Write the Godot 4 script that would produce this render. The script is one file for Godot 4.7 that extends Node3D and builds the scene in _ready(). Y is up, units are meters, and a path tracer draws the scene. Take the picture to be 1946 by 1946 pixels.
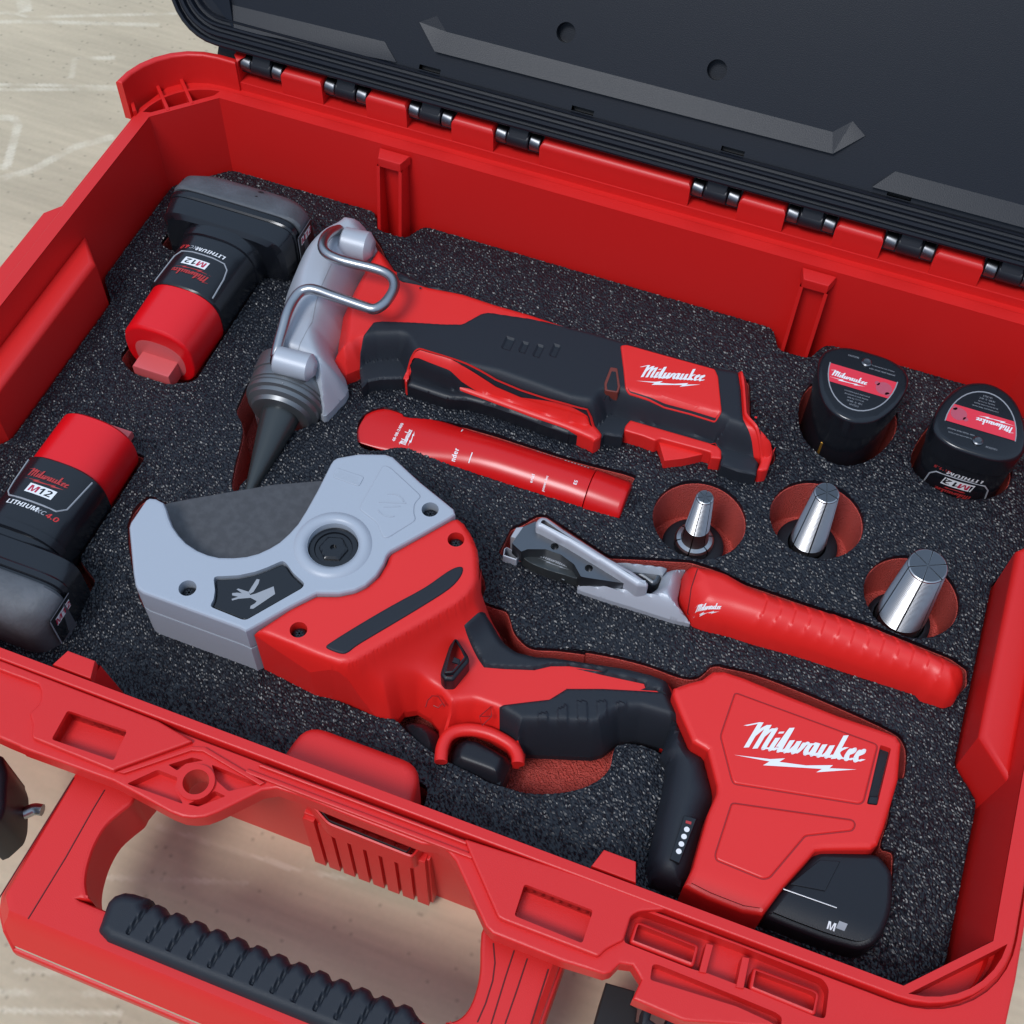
extends Node3D
# An open red tool case with foam-set plumbing tools, seen from above. Lengths in the builders are millimetres.
# floor y = 0, foam top y = 57, rim of the case y = 105; x runs along the hinge, z towards the front.

var M := {}
var names := {}

# ---------------------------------------------------------------- mesh helpers
class MB:
	var v := PackedVector3Array()
	var uv := PackedVector2Array()
	var xf := Transform3D()
	func tri(a: Vector3, b: Vector3, c: Vector3) -> void:   # counter-clockwise seen from outside
		v.append(xf * a); v.append(xf * b); v.append(xf * c)
	func quad(a: Vector3, b: Vector3, c: Vector3, d: Vector3) -> void:
		tri(a, b, c); tri(a, c, d)
	func faceted() -> ArrayMesh:   # every face its own flat normal
		var V := PackedVector3Array(); var N := PackedVector3Array()
		V.resize(v.size()); N.resize(v.size())
		for i in range(0, v.size(), 3):
			var n := (v[i + 1] - v[i]).cross(v[i + 2] - v[i]).normalized()
			V[i] = v[i] * 0.001; V[i + 1] = v[i + 2] * 0.001; V[i + 2] = v[i + 1] * 0.001
			N[i] = n; N[i + 1] = n; N[i + 2] = n
		var a := []; a.resize(Mesh.ARRAY_MAX)
		a[Mesh.ARRAY_VERTEX] = V; a[Mesh.ARRAY_NORMAL] = N
		var m := ArrayMesh.new()
		m.add_surface_from_arrays(Mesh.PRIMITIVE_TRIANGLES, a)
		return m
	func mesh(angle := 38.0) -> ArrayMesh:
		if angle <= 0.0: return faceted()
		var n := v.size() / 3
		var fn := PackedVector3Array(); fn.resize(n)
		var fu := PackedVector3Array(); fu.resize(n)
		var at := {}
		var keys := []; keys.resize(v.size())
		for i in n:
			var c := (v[i * 3 + 1] - v[i * 3]).cross(v[i * 3 + 2] - v[i * 3])
			fn[i] = c; fu[i] = c.normalized()
			for k in 3:
				var q := Vector3i((v[i * 3 + k] * 200.0).round())
				keys[i * 3 + k] = q
				if at.has(q): at[q].append(i)
				else: at[q] = [i]
		var lim := cos(deg_to_rad(angle))
		var V := PackedVector3Array(); var N := PackedVector3Array(); var T := PackedVector2Array()
		var has_uv := uv.size() == v.size()
		for i in n:
			if fn[i].length_squared() < 1e-12: continue
			for k in [0, 2, 1]:
				var j: int = i * 3 + k
				var s := Vector3.ZERO
				for f in at[keys[j]]:
					if fu[f].dot(fu[i]) >= lim: s += fn[f]
				V.append(v[j] * 0.001)
				N.append(s.normalized())
				if has_uv: T.append(uv[j])
		var a := []; a.resize(Mesh.ARRAY_MAX)
		a[Mesh.ARRAY_VERTEX] = V; a[Mesh.ARRAY_NORMAL] = N
		if has_uv: a[Mesh.ARRAY_TEX_UV] = T
		var m := ArrayMesh.new()
		m.add_surface_from_arrays(Mesh.PRIMITIVE_TRIANGLES, a)
		return m

func P(a: Array) -> PackedVector2Array:
	var o := PackedVector2Array()
	for i in range(0, a.size() - 1, 2): o.append(Vector2(a[i], a[i + 1]))
	return o

func area(p: PackedVector2Array) -> float:
	var s := 0.0
	for i in p.size():
		var a := p[i]; var b := p[(i + 1) % p.size()]
		s += a.x * b.y - b.x * a.y
	return s

func ori(p: PackedVector2Array) -> PackedVector2Array:   # positive area in (x, z)
	if area(p) < 0.0:
		var q := p.duplicate(); q.reverse(); return q
	return p

func spl(p: PackedVector2Array, n := 4, closed := true) -> PackedVector2Array:   # Catmull-Rom
	var o := PackedVector2Array(); var c := p.size()
	for i in (c if closed else c - 1):
		var a := p[(i - 1 + c) % c] if closed or i > 0 else p[0]
		var d := p[(i + 2) % c] if closed or i + 2 < c else p[c - 1]
		for k in n: o.append(p[i].cubic_interpolate(p[(i + 1) % c], a, d, float(k) / n))
	if not closed: o.append(p[c - 1])
	return o

func rnd(p: PackedVector2Array, r: float, n := 4) -> PackedVector2Array:   # rounds every corner
	var o := PackedVector2Array(); var c := p.size()
	for i in c:
		var a := p[(i - 1 + c) % c]; var b := p[i]; var d := p[(i + 1) % c]
		var t1 := minf(r, b.distance_to(a) * 0.45); var t2 := minf(r, b.distance_to(d) * 0.45)
		var s := b + (a - b).normalized() * t1; var e := b + (d - b).normalized() * t2
		for k in n + 1:
			var t := float(k) / n
			o.append(s.lerp(b, t).lerp(b.lerp(e, t), t))
	return o

func rect(x0: float, z0: float, x1: float, z1: float, r := 0.0, n := 5) -> PackedVector2Array:
	var p := P([x0, z0, x1, z0, x1, z1, x0, z1])
	if r <= 0.0: return p
	var o := PackedVector2Array()
	for i in 4:
		var c := Vector2([x1 - r, x1 - r, x0 + r, x0 + r][i], [z0 + r, z1 - r, z1 - r, z0 + r][i])
		for k in n + 1:
			var a := -PI / 2 + i * PI / 2 + k * PI / 2 / n
			o.append(c + Vector2(cos(a), sin(a)) * r)
	return o

func circ(c: Vector2, r: float, n := 32) -> PackedVector2Array:
	var o := PackedVector2Array()
	for k in n: o.append(c + Vector2(cos(TAU * k / n), sin(TAU * k / n)) * r)
	return o

func inset(p: PackedVector2Array, t: float) -> PackedVector2Array:   # p has positive area; t > 0 shrinks it
	var o := PackedVector2Array(); var c := p.size()
	for i in c:
		var d1 := (p[i] - p[(i - 1 + c) % c]).normalized(); var d2 := (p[(i + 1) % c] - p[i]).normalized()
		var n1 := Vector2(-d1.y, d1.x); var n2 := Vector2(-d2.y, d2.x)
		o.append(p[i] + (n1 + n2) / maxf(1.0 + n1.dot(n2), 0.35) * t)
	return o

func v3(p: Vector2, y: float) -> Vector3: return Vector3(p.x, y, p.y)

func cap(mb: MB, p: PackedVector2Array, y: float, up := true) -> void:
	var ix := Geometry2D.triangulate_polygon(p)
	for i in range(0, ix.size() - 2, 3):
		var a := p[ix[i]]; var b := p[ix[i + 1]]; var c := p[ix[i + 2]]
		if ((b - a).cross(c - a) > 0.0) == up: mb.tri(v3(a, y), v3(c, y), v3(b, y))
		else: mb.tri(v3(a, y), v3(b, y), v3(c, y))

func ring(mb: MB, a: PackedVector2Array, ya: float, b: PackedVector2Array, yb: float, out := true) -> void:
	for i in a.size():
		var j := (i + 1) % a.size()
		if out:
			mb.tri(v3(a[i], ya), v3(b[j], yb), v3(a[j], ya)); mb.tri(v3(a[i], ya), v3(b[i], yb), v3(b[j], yb))
		else:
			mb.tri(v3(a[i], ya), v3(a[j], ya), v3(b[j], yb)); mb.tri(v3(a[i], ya), v3(b[j], yb), v3(b[i], yb))

func prism(mb: MB, poly: PackedVector2Array, y0: float, y1: float, bev := 0.0, seg := 3, bottom := false) -> void:
	var p := ori(poly)
	ring(mb, p, y0, p, y1 - bev)
	var last := p; var ly := y1 - bev
	if bev > 0.0:
		for k in range(1, seg + 1):
			var a := PI / 2 * k / seg
			var q := inset(p, bev * (1.0 - cos(a)))
			ring(mb, last, ly, q, y1 - bev + bev * sin(a))
			last = q; ly = y1 - bev + bev * sin(a)
	cap(mb, last, y1)
	if bottom: cap(mb, p, y0, false)

func cavity(mb: MB, poly: PackedVector2Array, y_top: float, y_floor: float, draft := 0.0, floor_too := true) -> void:   # the inside of a recess
	var p := ori(poly); var q := inset(p, draft)
	ring(mb, p, y_top, q, y_floor, false)
	if floor_too: cap(mb, q, y_floor)

func dist(p: Vector2, poly: PackedVector2Array) -> float:
	var m := 1e12
	var a := poly[poly.size() - 1]
	for b in poly:
		m = minf(m, Geometry2D.get_closest_point_to_segment(p, a, b).distance_squared_to(p))
		a = b
	return sqrt(m)

# A surface given by its height over a plan outline (with holes), with walls down to ylow. hf(p, d): d = distance to the outline.
func field(mb: MB, outline: PackedVector2Array, hs: Array, step: float, hf: Callable, ylow: float, hole_low := 0.0, need_d := true, outer_wall := true) -> void:
	var poly := ori(outline)
	var holes := []
	for h in hs: holes.append(ori(h))
	var box := Rect2(poly[0], Vector2.ZERO)
	for p in poly: box = box.expand(p)
	box = box.grow(0.37)
	var nx := int(box.size.x / step) + 1; var nz := int(box.size.y / step) + 1
	var mark := {}
	for r in [poly] + holes:
		for i in r.size():
			var a: Vector2 = r[i]; var b: Vector2 = r[(i + 1) % r.size()]
			var m := int(a.distance_to(b) / step * 3.0) + 1
			for k in m + 1:
				var q := (a.lerp(b, float(k) / m) - box.position) / step
				var cx := int(floor(q.x)); var cz := int(floor(q.y))
				for ex in [-1, 0, 1]:
					for ez in [-1, 0, 1]: mark[Vector2i(cx + ex, cz + ez)] = true
	var hts := {}
	var top := func(p: Vector2) -> float: return hf.call(p, dist(p, poly) if need_d else 0.0)
	var gh := func(x: int, z: int) -> float:
		var k := Vector2i(x, z)
		if not hts.has(k): hts[k] = top.call(box.position + Vector2(x, z) * step)
		return hts[k]
	for x in nx:
		for z in nz:
			var o := box.position + Vector2(x, z) * step
			var c := PackedVector2Array([o, o + Vector2(step, 0), o + Vector2(step, step), o + Vector2(0, step)])
			if not mark.has(Vector2i(x, z)):
				var ctr := o + Vector2(step, step) * 0.5
				if not Geometry2D.is_point_in_polygon(ctr, poly): continue
				var inside := false
				for h in holes:
					if Geometry2D.is_point_in_polygon(ctr, h): inside = true
				if inside: continue
				mb.quad(v3(c[0], gh.call(x, z)), v3(c[3], gh.call(x, z + 1)), v3(c[2], gh.call(x + 1, z + 1)), v3(c[1], gh.call(x + 1, z)))
				continue
			var pieces := Geometry2D.intersect_polygons(c, poly)
			for h in holes:
				var nxt: Array[PackedVector2Array] = []
				for pc in pieces:
					for g in Geometry2D.clip_polygons(pc, h):
						if not Geometry2D.is_polygon_clockwise(g): nxt.append(g)
				pieces = nxt
			for pc in pieces:
				var ix := Geometry2D.triangulate_polygon(pc)
				var hh := PackedFloat32Array()
				for p in pc: hh.append(top.call(p))
				for i in range(0, ix.size() - 2, 3):
					var a := ix[i]; var b := ix[i + 1]; var d := ix[i + 2]
					if (pc[b] - pc[a]).cross(pc[d] - pc[a]) > 0.0:
						var t := b; b = d; d = t
					mb.tri(v3(pc[a], hh[a]), v3(pc[b], hh[b]), v3(pc[d], hh[d]))
	for r in [poly] + holes:
		var outer: bool = r == poly
		if outer and not outer_wall: continue
		var low := ylow if outer else hole_low
		for i in r.size():
			var a: Vector2 = r[i]; var b: Vector2 = r[(i + 1) % r.size()]
			var m := int(a.distance_to(b) / step) + 1
			for k in m:
				var p := a.lerp(b, float(k) / m); var q := a.lerp(b, float(k + 1) / m)
				var hp: float = top.call(p); var hq: float = top.call(q)
				if outer:
					mb.tri(v3(p, low), v3(q, hq), v3(q, low)); mb.tri(v3(p, low), v3(p, hp), v3(q, hq))
				else:
					mb.tri(v3(p, low), v3(q, low), v3(q, hq)); mb.tri(v3(p, low), v3(q, hq), v3(p, hp))

# The same with an eased edge of width bev, all round the outline.
func eased(mb: MB, outline: PackedVector2Array, hs: Array, step: float, hf: Callable, ylow: float, hole_low: float, bev: float) -> void:
	var p := ori(outline); var q := PackedVector2Array()
	for i in p.size():
		var b := p[(i + 1) % p.size()]; var m := int(p[i].distance_to(b) / maxf(step, 2.0)) + 1
		for k in m: q.append(p[i].lerp(b, float(k) / m))
	var fr := [[0.0, 1.0], [0.12, 0.52], [0.45, 0.14], [1.0, 0.0]]
	var last := PackedVector3Array()
	var base := PackedFloat32Array()
	for e in q: base.append(hf.call(e, 99.0))
	for e in q: last.append(v3(e, ylow))
	for f in fr:
		var r := inset(q, bev * f[0]); var cur := PackedVector3Array()
		for i in r.size(): cur.append(v3(r[i], base[i] - bev * f[1]))
		for i in r.size():
			var j := (i + 1) % r.size()
			mb.tri(last[i], cur[j], last[j]); mb.tri(last[i], cur[i], cur[j])
		last = cur
	field(mb, inset(q, bev), hs, step, func(e: Vector2, _d: float) -> float: return hf.call(e, 99.0), ylow, hole_low, false, false)

func round_top(y0: float, y1: float, r: float) -> Callable:   # a quarter-round edge of radius r from height y0 to y1
	return func(_p: Vector2, d: float) -> float:
		var t := clampf(d / r, 0.0, 1.0)
		return y0 + (y1 - y0) * sin(t * PI / 2)

func flat(y: float) -> Callable: return func(_p: Vector2, _d: float) -> float: return y

func lathe(mb: MB, prof: PackedVector2Array, n := 32, a0 := 0.0, a1 := TAU) -> void:   # (radius, y) from bottom to top, round y
	for i in prof.size() - 1:
		for k in n:
			var s := a0 + (a1 - a0) * k / n; var e := a0 + (a1 - a0) * (k + 1) / n
			var f := func(q: Vector2, t: float) -> Vector3: return Vector3(cos(t) * q.x, q.y, -sin(t) * q.x)
			var a: Vector3 = f.call(prof[i], s); var b: Vector3 = f.call(prof[i], e)
			var c: Vector3 = f.call(prof[i + 1], e); var d: Vector3 = f.call(prof[i + 1], s)
			if prof[i].x < 1e-4: mb.tri(a, c, d)
			elif prof[i + 1].x < 1e-4: mb.tri(a, b, c)
			else: mb.quad(a, b, c, d)

func tube(mb: MB, path: PackedVector3Array, r: float, n := 10, closed := false) -> void:
	var c := path.size(); var rings := []
	var up := Vector3.UP
	for i in c:
		var d := (path[(i + 1) % c] - path[(i - 1 + c) % c]).normalized() if closed or (i > 0 and i < c - 1) else ((path[1] - path[0]) if i == 0 else (path[c - 1] - path[c - 2])).normalized()
		var s := d.cross(up)
		if s.length() < 0.01: s = d.cross(Vector3.RIGHT)
		s = s.normalized(); var t := s.cross(d).normalized()
		up = t
		var g := PackedVector3Array()
		for k in n: g.append(path[i] + (s * cos(TAU * k / n) + t * sin(TAU * k / n)) * r)
		rings.append(g)
	for i in (c if closed else c - 1):
		var a: PackedVector3Array = rings[i]; var b: PackedVector3Array = rings[(i + 1) % c]
		for k in n:
			var l := (k + 1) % n
			mb.quad(a[k], b[k], b[l], a[l])
	if not closed:
		for k in n:
			var l := (k + 1) % n
			mb.tri(path[0], rings[0][k], rings[0][l]); mb.tri(path[c - 1], rings[c - 1][l], rings[c - 1][k])

func spl3(p: Array, n := 5) -> PackedVector3Array:
	var o := PackedVector3Array(); var c := p.size()
	for i in c - 1:
		for k in n: o.append(p[i].cubic_interpolate(p[i + 1], p[maxi(i - 1, 0)], p[mini(i + 2, c - 1)], float(k) / n))
	o.append(p[c - 1])
	return o

func box(mb: MB, a: Vector3, b: Vector3, bev := 0.6) -> void:   # a box with eased top edges
	prism(mb, rect(a.x, a.z, b.x, b.z), a.y, b.y, bev, 2, true)

func loft(mb: MB, secs: Array, caps := true) -> void:   # closed sections of equal size, wound counter-clockwise seen from the end they run to
	for s in secs.size() - 1:
		var a: PackedVector3Array = secs[s]; var b: PackedVector3Array = secs[s + 1]
		for i in a.size():
			var j := (i + 1) % a.size()
			mb.quad(a[i], a[j], b[j], b[i])
	if caps:
		for e in [0, secs.size() - 1]:
			var a: PackedVector3Array = secs[e]; var m := Vector3.ZERO
			for p in a: m += p / a.size()
			for i in a.size():
				var j := (i + 1) % a.size()
				if e == 0: mb.tri(m, a[j], a[i])
				else: mb.tri(m, a[i], a[j])

func sup(z: float, cx: float, cy: float, rx: float, ry: float, n := 2.6, c := 40) -> PackedVector3Array:   # a superellipse across z
	var o := PackedVector3Array()
	for k in c:
		var t := TAU * k / c
		o.append(Vector3(cx + signf(cos(t)) * pow(absf(cos(t)), 2.0 / n) * rx, cy + signf(sin(t)) * pow(absf(sin(t)), 2.0 / n) * ry, z))
	return o

# ---------------------------------------------------------------- lettering: laid on a surface by put(x, y) -> Vector3 with x along the line, y up the letters
func text(mb: MB, s: String, size: float, put: Callable, font := "Droid Sans", weight := 700, slant := 0.0, centre := true, wide := 1.0) -> void:
	var f := SystemFont.new(); f.font_names = PackedStringArray([font]); f.font_weight = weight
	var t := TextMesh.new(); t.font = f; t.text = s; t.font_size = 32; t.pixel_size = 1.0; t.depth = 0.0; t.curve_step = 2.0
	var a := t.get_mesh_arrays()
	var v: PackedVector3Array = a[Mesh.ARRAY_VERTEX]
	if v.is_empty(): return
	var ix: PackedInt32Array = a[Mesh.ARRAY_INDEX] if a[Mesh.ARRAY_INDEX] != null else PackedInt32Array(range(v.size()))
	var lo := v[0]; var hi := v[0]
	for p in v: lo = lo.min(p); hi = hi.max(p)
	var k := size / maxf(hi.y - lo.y, 0.01)
	var x0 := (lo.x + hi.x) / 2.0 if centre else lo.x
	for i in range(0, ix.size() - 2, 3):
		var q := []
		for j in 3:
			var p := v[ix[i + j]]
			var y := (p.y - (lo.y + hi.y) / 2.0) * k
			q.append(put.call((p.x - x0) * k * wide + y * slant, y))
		var nn: Vector3 = (q[1] - q[0]).cross(q[2] - q[0])
		var up: Vector3 = (put.call(1, 0) - put.call(0, 0)).cross(put.call(0, 1) - put.call(0, 0))
		if nn.dot(up) >= 0.0: mb.tri(q[0], q[1], q[2])
		else: mb.tri(q[0], q[2], q[1])

const SCRIPT := [
	[-0.75, 1.62, 0.42, 2.02], [0.36, 2.0, -0.08, 0.0], [0.12, 0.9, 0.55, 1.45, 0.98, 1.82, 1.02, 1.7, 0.62, 0.0], [0.82, 0.9, 1.2, 1.4, 1.58, 1.68, 1.62, 1.5, 1.3, 0.25, 1.4, 0.06, 1.72, 0.22],
	[2.1, 1.02, 1.86, 0.2, 1.98, 0.04, 2.34, 0.3], [2.18, 1.36, 2.24, 1.52], [2.36, 0.36, 2.92, 1.9, 2.56, 0.2, 2.7, 0.02, 3.06, 0.3],
	[3.28, 0.98, 3.08, 0.2, 3.24, 0.04, 3.72, 0.62, 3.84, 0.98, 3.68, 0.2, 3.84, 0.04, 4.2, 0.5, 4.34, 0.92, 4.6, 0.8],
	[5.3, 0.92, 4.86, 0.9, 4.62, 0.36, 4.76, 0.06, 5.1, 0.3, 5.34, 0.98, 5.2, 0.2, 5.32, 0.04, 5.66, 0.3],
	[5.9, 0.98, 5.72, 0.2, 5.9, 0.04, 6.3, 0.4, 6.5, 0.98, 6.36, 0.2, 6.5, 0.04, 6.84, 0.3], [7.32, 1.86, 6.92, 0.0], [7.66, 0.98, 7.08, 0.52, 7.46, 0.08, 7.72, 0.2],
	[7.86, 0.42, 8.26, 0.66, 8.28, 0.92, 8.06, 0.88, 7.88, 0.34, 8.04, 0.04, 8.46, 0.26], [8.6, 0.42, 9.0, 0.66, 9.02, 0.92, 8.8, 0.88, 8.62, 0.34, 8.78, 0.04, 9.24, 0.26]]

func script_mark(mb: MB, put: Callable, under := true, bold := 1.0) -> void:   # the maker's script lettering with the lightning stroke under it
	var nib := Vector2(0.150, 0.05) * bold
	var up: Vector3 = (put.call(0.1, 0) - put.call(0, 0)).cross(put.call(0, 0.1) - put.call(0, 0)).normalized()
	var lift := 0.0
	for s in SCRIPT:
		var p := P(s)
		if p.size() > 2: p = spl(p, 4, false)
		for i in p.size() - 1:
			var d := (p[i + 1] - p[i]).normalized(); var e := Vector2(-d.y, d.x) * 0.05 * bold
			var m := nib if nib.dot(Vector2(-d.y, d.x)) > 0.0 else -nib
			m += e
			var a := p[i] + m; var b := p[i + 1] + m; var c := p[i + 1] - m; var g := p[i] - m
			lift = fmod(lift + 0.0031, 0.11)
			var q := [g, c, b, a] if (c - g).cross(b - g) + (b - g).cross(a - g) > 0.0 else [g, a, b, c]
			var l := up * lift
			mb.quad(put.call(q[0].x, q[0].y) + l, put.call(q[1].x, q[1].y) + l, put.call(q[2].x, q[2].y) + l, put.call(q[3].x, q[3].y) + l)
	if under:
		var z := P([-0.8, -0.66, 2.1, -0.62, 3.2, -0.42, 2.85, -0.74, 5.0, -0.74, 7.05, -0.46, 6.85, -0.72, 8.95, -0.55, 5.95, -1.14, 6.3, -0.84, 1.7, -1.14, 2.1, -0.8])
		var ix := Geometry2D.triangulate_polygon(z)
		for i in range(0, ix.size() - 2, 3):
			var a := z[ix[i]]; var b := z[ix[i + 1]]; var c := z[ix[i + 2]]
			if (b - a).cross(c - a) < 0.0:
				var t := b; b = c; c = t
			mb.tri(put.call(a.x, a.y), put.call(b.x, b.y), put.call(c.x, c.y))

func on_plane(o: Vector3, ex: Vector3, ey: Vector3) -> Callable:
	return func(x: float, y: float) -> Vector3: return o + ex * x + ey * y

# ---------------------------------------------------------------- scene-tree helpers
func numbered(called: String) -> String:
	names[called] = names.get(called, -1) + 1
	return called if names[called] == 0 else "%s_%03d" % [called, names[called]]

func thing(called: String, label: String, category: String, at := Vector3.ZERO, group := "") -> Node3D:
	var o := Node3D.new(); o.name = numbered(called); add_child(o)
	o.position = at * 0.001   # the base of the thing
	o.set_meta("label", label); o.set_meta("category", category)
	if group: o.set_meta("group", group)
	return o

func part(parent: Node3D, called: String, mb: MB, mat: Material, angle := 38.0) -> MeshInstance3D:
	var m := MeshInstance3D.new(); m.mesh = mb.mesh(angle); m.material_override = mat
	m.name = called
	if parent.has_node(called):
		var i := 1
		while parent.has_node("%s_%03d" % [called, i]): i += 1
		m.name = "%s_%03d" % [called, i]
	parent.add_child(m)
	if parent.get_parent() == self: m.position = -parent.position
	return m

func pmb(pos := Transform3D()) -> MB:
	var m := MB.new(); m.xf = pos; return m

# ---------------------------------------------------------------- materials
func noise_tex(kind: int, freq: float, size := 512, oct := 3, sd := 1, normal := false, strength := 4.0, ret := -1) -> Texture2D:
	var n := FastNoiseLite.new(); n.noise_type = kind; n.frequency = freq; n.seed = sd; n.fractal_octaves = oct
	n.fractal_type = FastNoiseLite.FRACTAL_FBM if oct > 1 else FastNoiseLite.FRACTAL_NONE
	if ret >= 0: n.cellular_return_type = ret
	var im := n.get_seamless_image(size, size)
	im.convert(Image.FORMAT_RGBA8)
	if normal: im.bump_map_to_normal_map(strength)
	return ImageTexture.create_from_image(im)

func mat(lin: Color, rough: float, metal := 0.0, spec := 0.5) -> StandardMaterial3D:   # lin: a linear, real-world base colour
	var m := StandardMaterial3D.new()
	m.albedo_color = lin.linear_to_srgb(); m.roughness = rough; m.metallic = metal; m.metallic_specular = spec
	return m

func tri_map(m: StandardMaterial3D, per_m: float) -> StandardMaterial3D:
	m.uv1_triplanar = true; m.uv1_scale = Vector3.ONE * per_m; m.uv1_triplanar_sharpness = 6.0
	return m

func bumpy(m: StandardMaterial3D, t: Texture2D, cm: float, span_mm: float) -> StandardMaterial3D:
	m.heightmap_enabled = true; m.heightmap_texture = t; m.heightmap_scale = cm
	return tri_map(m, 1000.0 / span_mm)

func mottled(m: StandardMaterial3D, lo: float, hi: float, freq: float, sd: int, span_mm: float) -> StandardMaterial3D:   # uneven wear: the base colour varies between lo and hi times itself
	var n := FastNoiseLite.new(); n.noise_type = FastNoiseLite.TYPE_SIMPLEX_SMOOTH; n.frequency = freq; n.seed = sd; n.fractal_octaves = 5
	var im := n.get_seamless_image(512, 512); im.convert(Image.FORMAT_RGB8)
	var c := m.albedo_color
	for y in 512:
		for x in 512:
			var k := lerpf(lo, hi, clampf((im.get_pixel(x, y).r - 0.25) * 2.0, 0.0, 1.0))
			im.set_pixel(x, y, Color(c.r * k, c.g * k, c.b * k))
	m.albedo_color = Color.WHITE; m.albedo_texture = ImageTexture.create_from_image(im)
	return tri_map(m, 1000.0 / span_mm)

func materials() -> void:
	var grain := noise_tex(FastNoiseLite.TYPE_SIMPLEX, 0.06, 512, 3, 3)
	var foam := noise_tex(FastNoiseLite.TYPE_CELLULAR, 0.05, 1024, 2, 5, false, 4.0, FastNoiseLite.RETURN_DISTANCE)
	M.case = bumpy(mat(Color(0.64, 0.013, 0.011), 0.42), grain, 0.0035, 22.0)
	M.tool = bumpy(mat(Color(0.72, 0.018, 0.014), 0.40), grain, 0.0025, 20.0)
	M.black = bumpy(mat(Color(0.010, 0.011, 0.015), 0.40, 0.0, 0.42), grain, 0.0025, 20.0)
	M.gloss = mat(Color(0.008, 0.009, 0.012), 0.22)
	M.rubber = bumpy(mat(Color(0.014, 0.017, 0.023), 0.52, 0.0, 0.42), grain, 0.006, 14.0)
	M.worn = bumpy(mottled(mat(Color(0.085, 0.090, 0.100), 0.6), 0.90, 1.06, 0.006, 9, 90.0), grain, 0.01, 90.0)
	M.lid = bumpy(mat(Color(0.007, 0.009, 0.014), 0.40, 0.0, 0.36), grain, 0.003, 22.0)
	M.grey = bumpy(mat(Color(0.36, 0.39, 0.44), 0.36), grain, 0.0025, 22.0)
	M.greytool = bumpy(mat(Color(0.42, 0.44, 0.48), 0.42, 0.15), grain, 0.003, 22.0)
	M.blade = bumpy(mottled(mat(Color(0.085, 0.082, 0.085), 0.5, 0.4), 0.94, 1.04, 0.03, 12, 90.0), grain, 0.004, 90.0)
	M.steel = mat(Color(0.40, 0.40, 0.41), 0.32, 1.0)
	M.dark_steel = mat(Color(0.16, 0.165, 0.175), 0.36, 1.0)
	M.collar = mat(Color(0.20, 0.205, 0.21), 0.42, 0.8)
	M.cone = mat(Color(0.05, 0.055, 0.055), 0.30, 0.5)
	M.cap = mat(Color(0.72, 0.004, 0.008), 0.30)
	M.cap_clear = mat(Color(0.62, 0.10, 0.10), 0.3)
	M.tube = mat(Color(0.60, 0.006, 0.006), 0.28)
	M.white = mat(Color(0.80, 0.80, 0.80), 0.45)
	M.print_grey = mat(Color(0.30, 0.31, 0.33), 0.5)
	M.print_red = mat(Color(0.42, 0.03, 0.03), 0.5)
	M.label_red = mat(Color(0.72, 0.035, 0.06), 0.4)
	M.gold = mat(Color(0.55, 0.30, 0.05), 0.4, 0.8)
	M.foam_black = mat(Color(0.006, 0.007, 0.011), 0.36, 0.0, 0.48)
	M.foam_red = bumpy(mat(Color(0.62, 0.085, 0.065), 0.5, 0.0, 0.5), foam, 0.12, 40.0)
	M.dark = mat(Color(0.01, 0.01, 0.011), 0.6)

# ---------------------------------------------------------------- the case
const IN := [226.0, 168.0, 254.0, 140.0]   # half sizes of the chamfered inside: flat part x, z, full x, chamfer z

func inner_poly(g := 0.0) -> PackedVector2Array:
	var p := P([-226, -168, 226, -168, 254, -140, 254, 140, 226, 168, -226, 168, -254, 140, -254, -140])
	return inset(p, -g)

func lip_poly(g := 0.0) -> PackedVector2Array: return rect(-261.5 - g, -175.5 - g, 261.5 + g, 172.5 + g, 37.0 + g, 10)

func corner_pocket(sx: float, sz: float) -> PackedVector2Array:   # the hollow between the chamfer and the rounded lip
	var o := PackedVector2Array()
	var c := Vector2(261.5 - 37.0, (172.5 if sz > 0 else 175.5) - 37.0)
	for k in 9:
		var a := deg_to_rad(6.0 + 78.0 * k / 8.0)
		o.append(Vector2((c.x + cos(a) * 34.8) * sx, (c.y + sin(a) * 34.8) * sz))
	o.append(Vector2(229.5 * sx, 168.8 * sz)); o.append(Vector2(254.8 * sx, 143.5 * sz))
	return o

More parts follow.
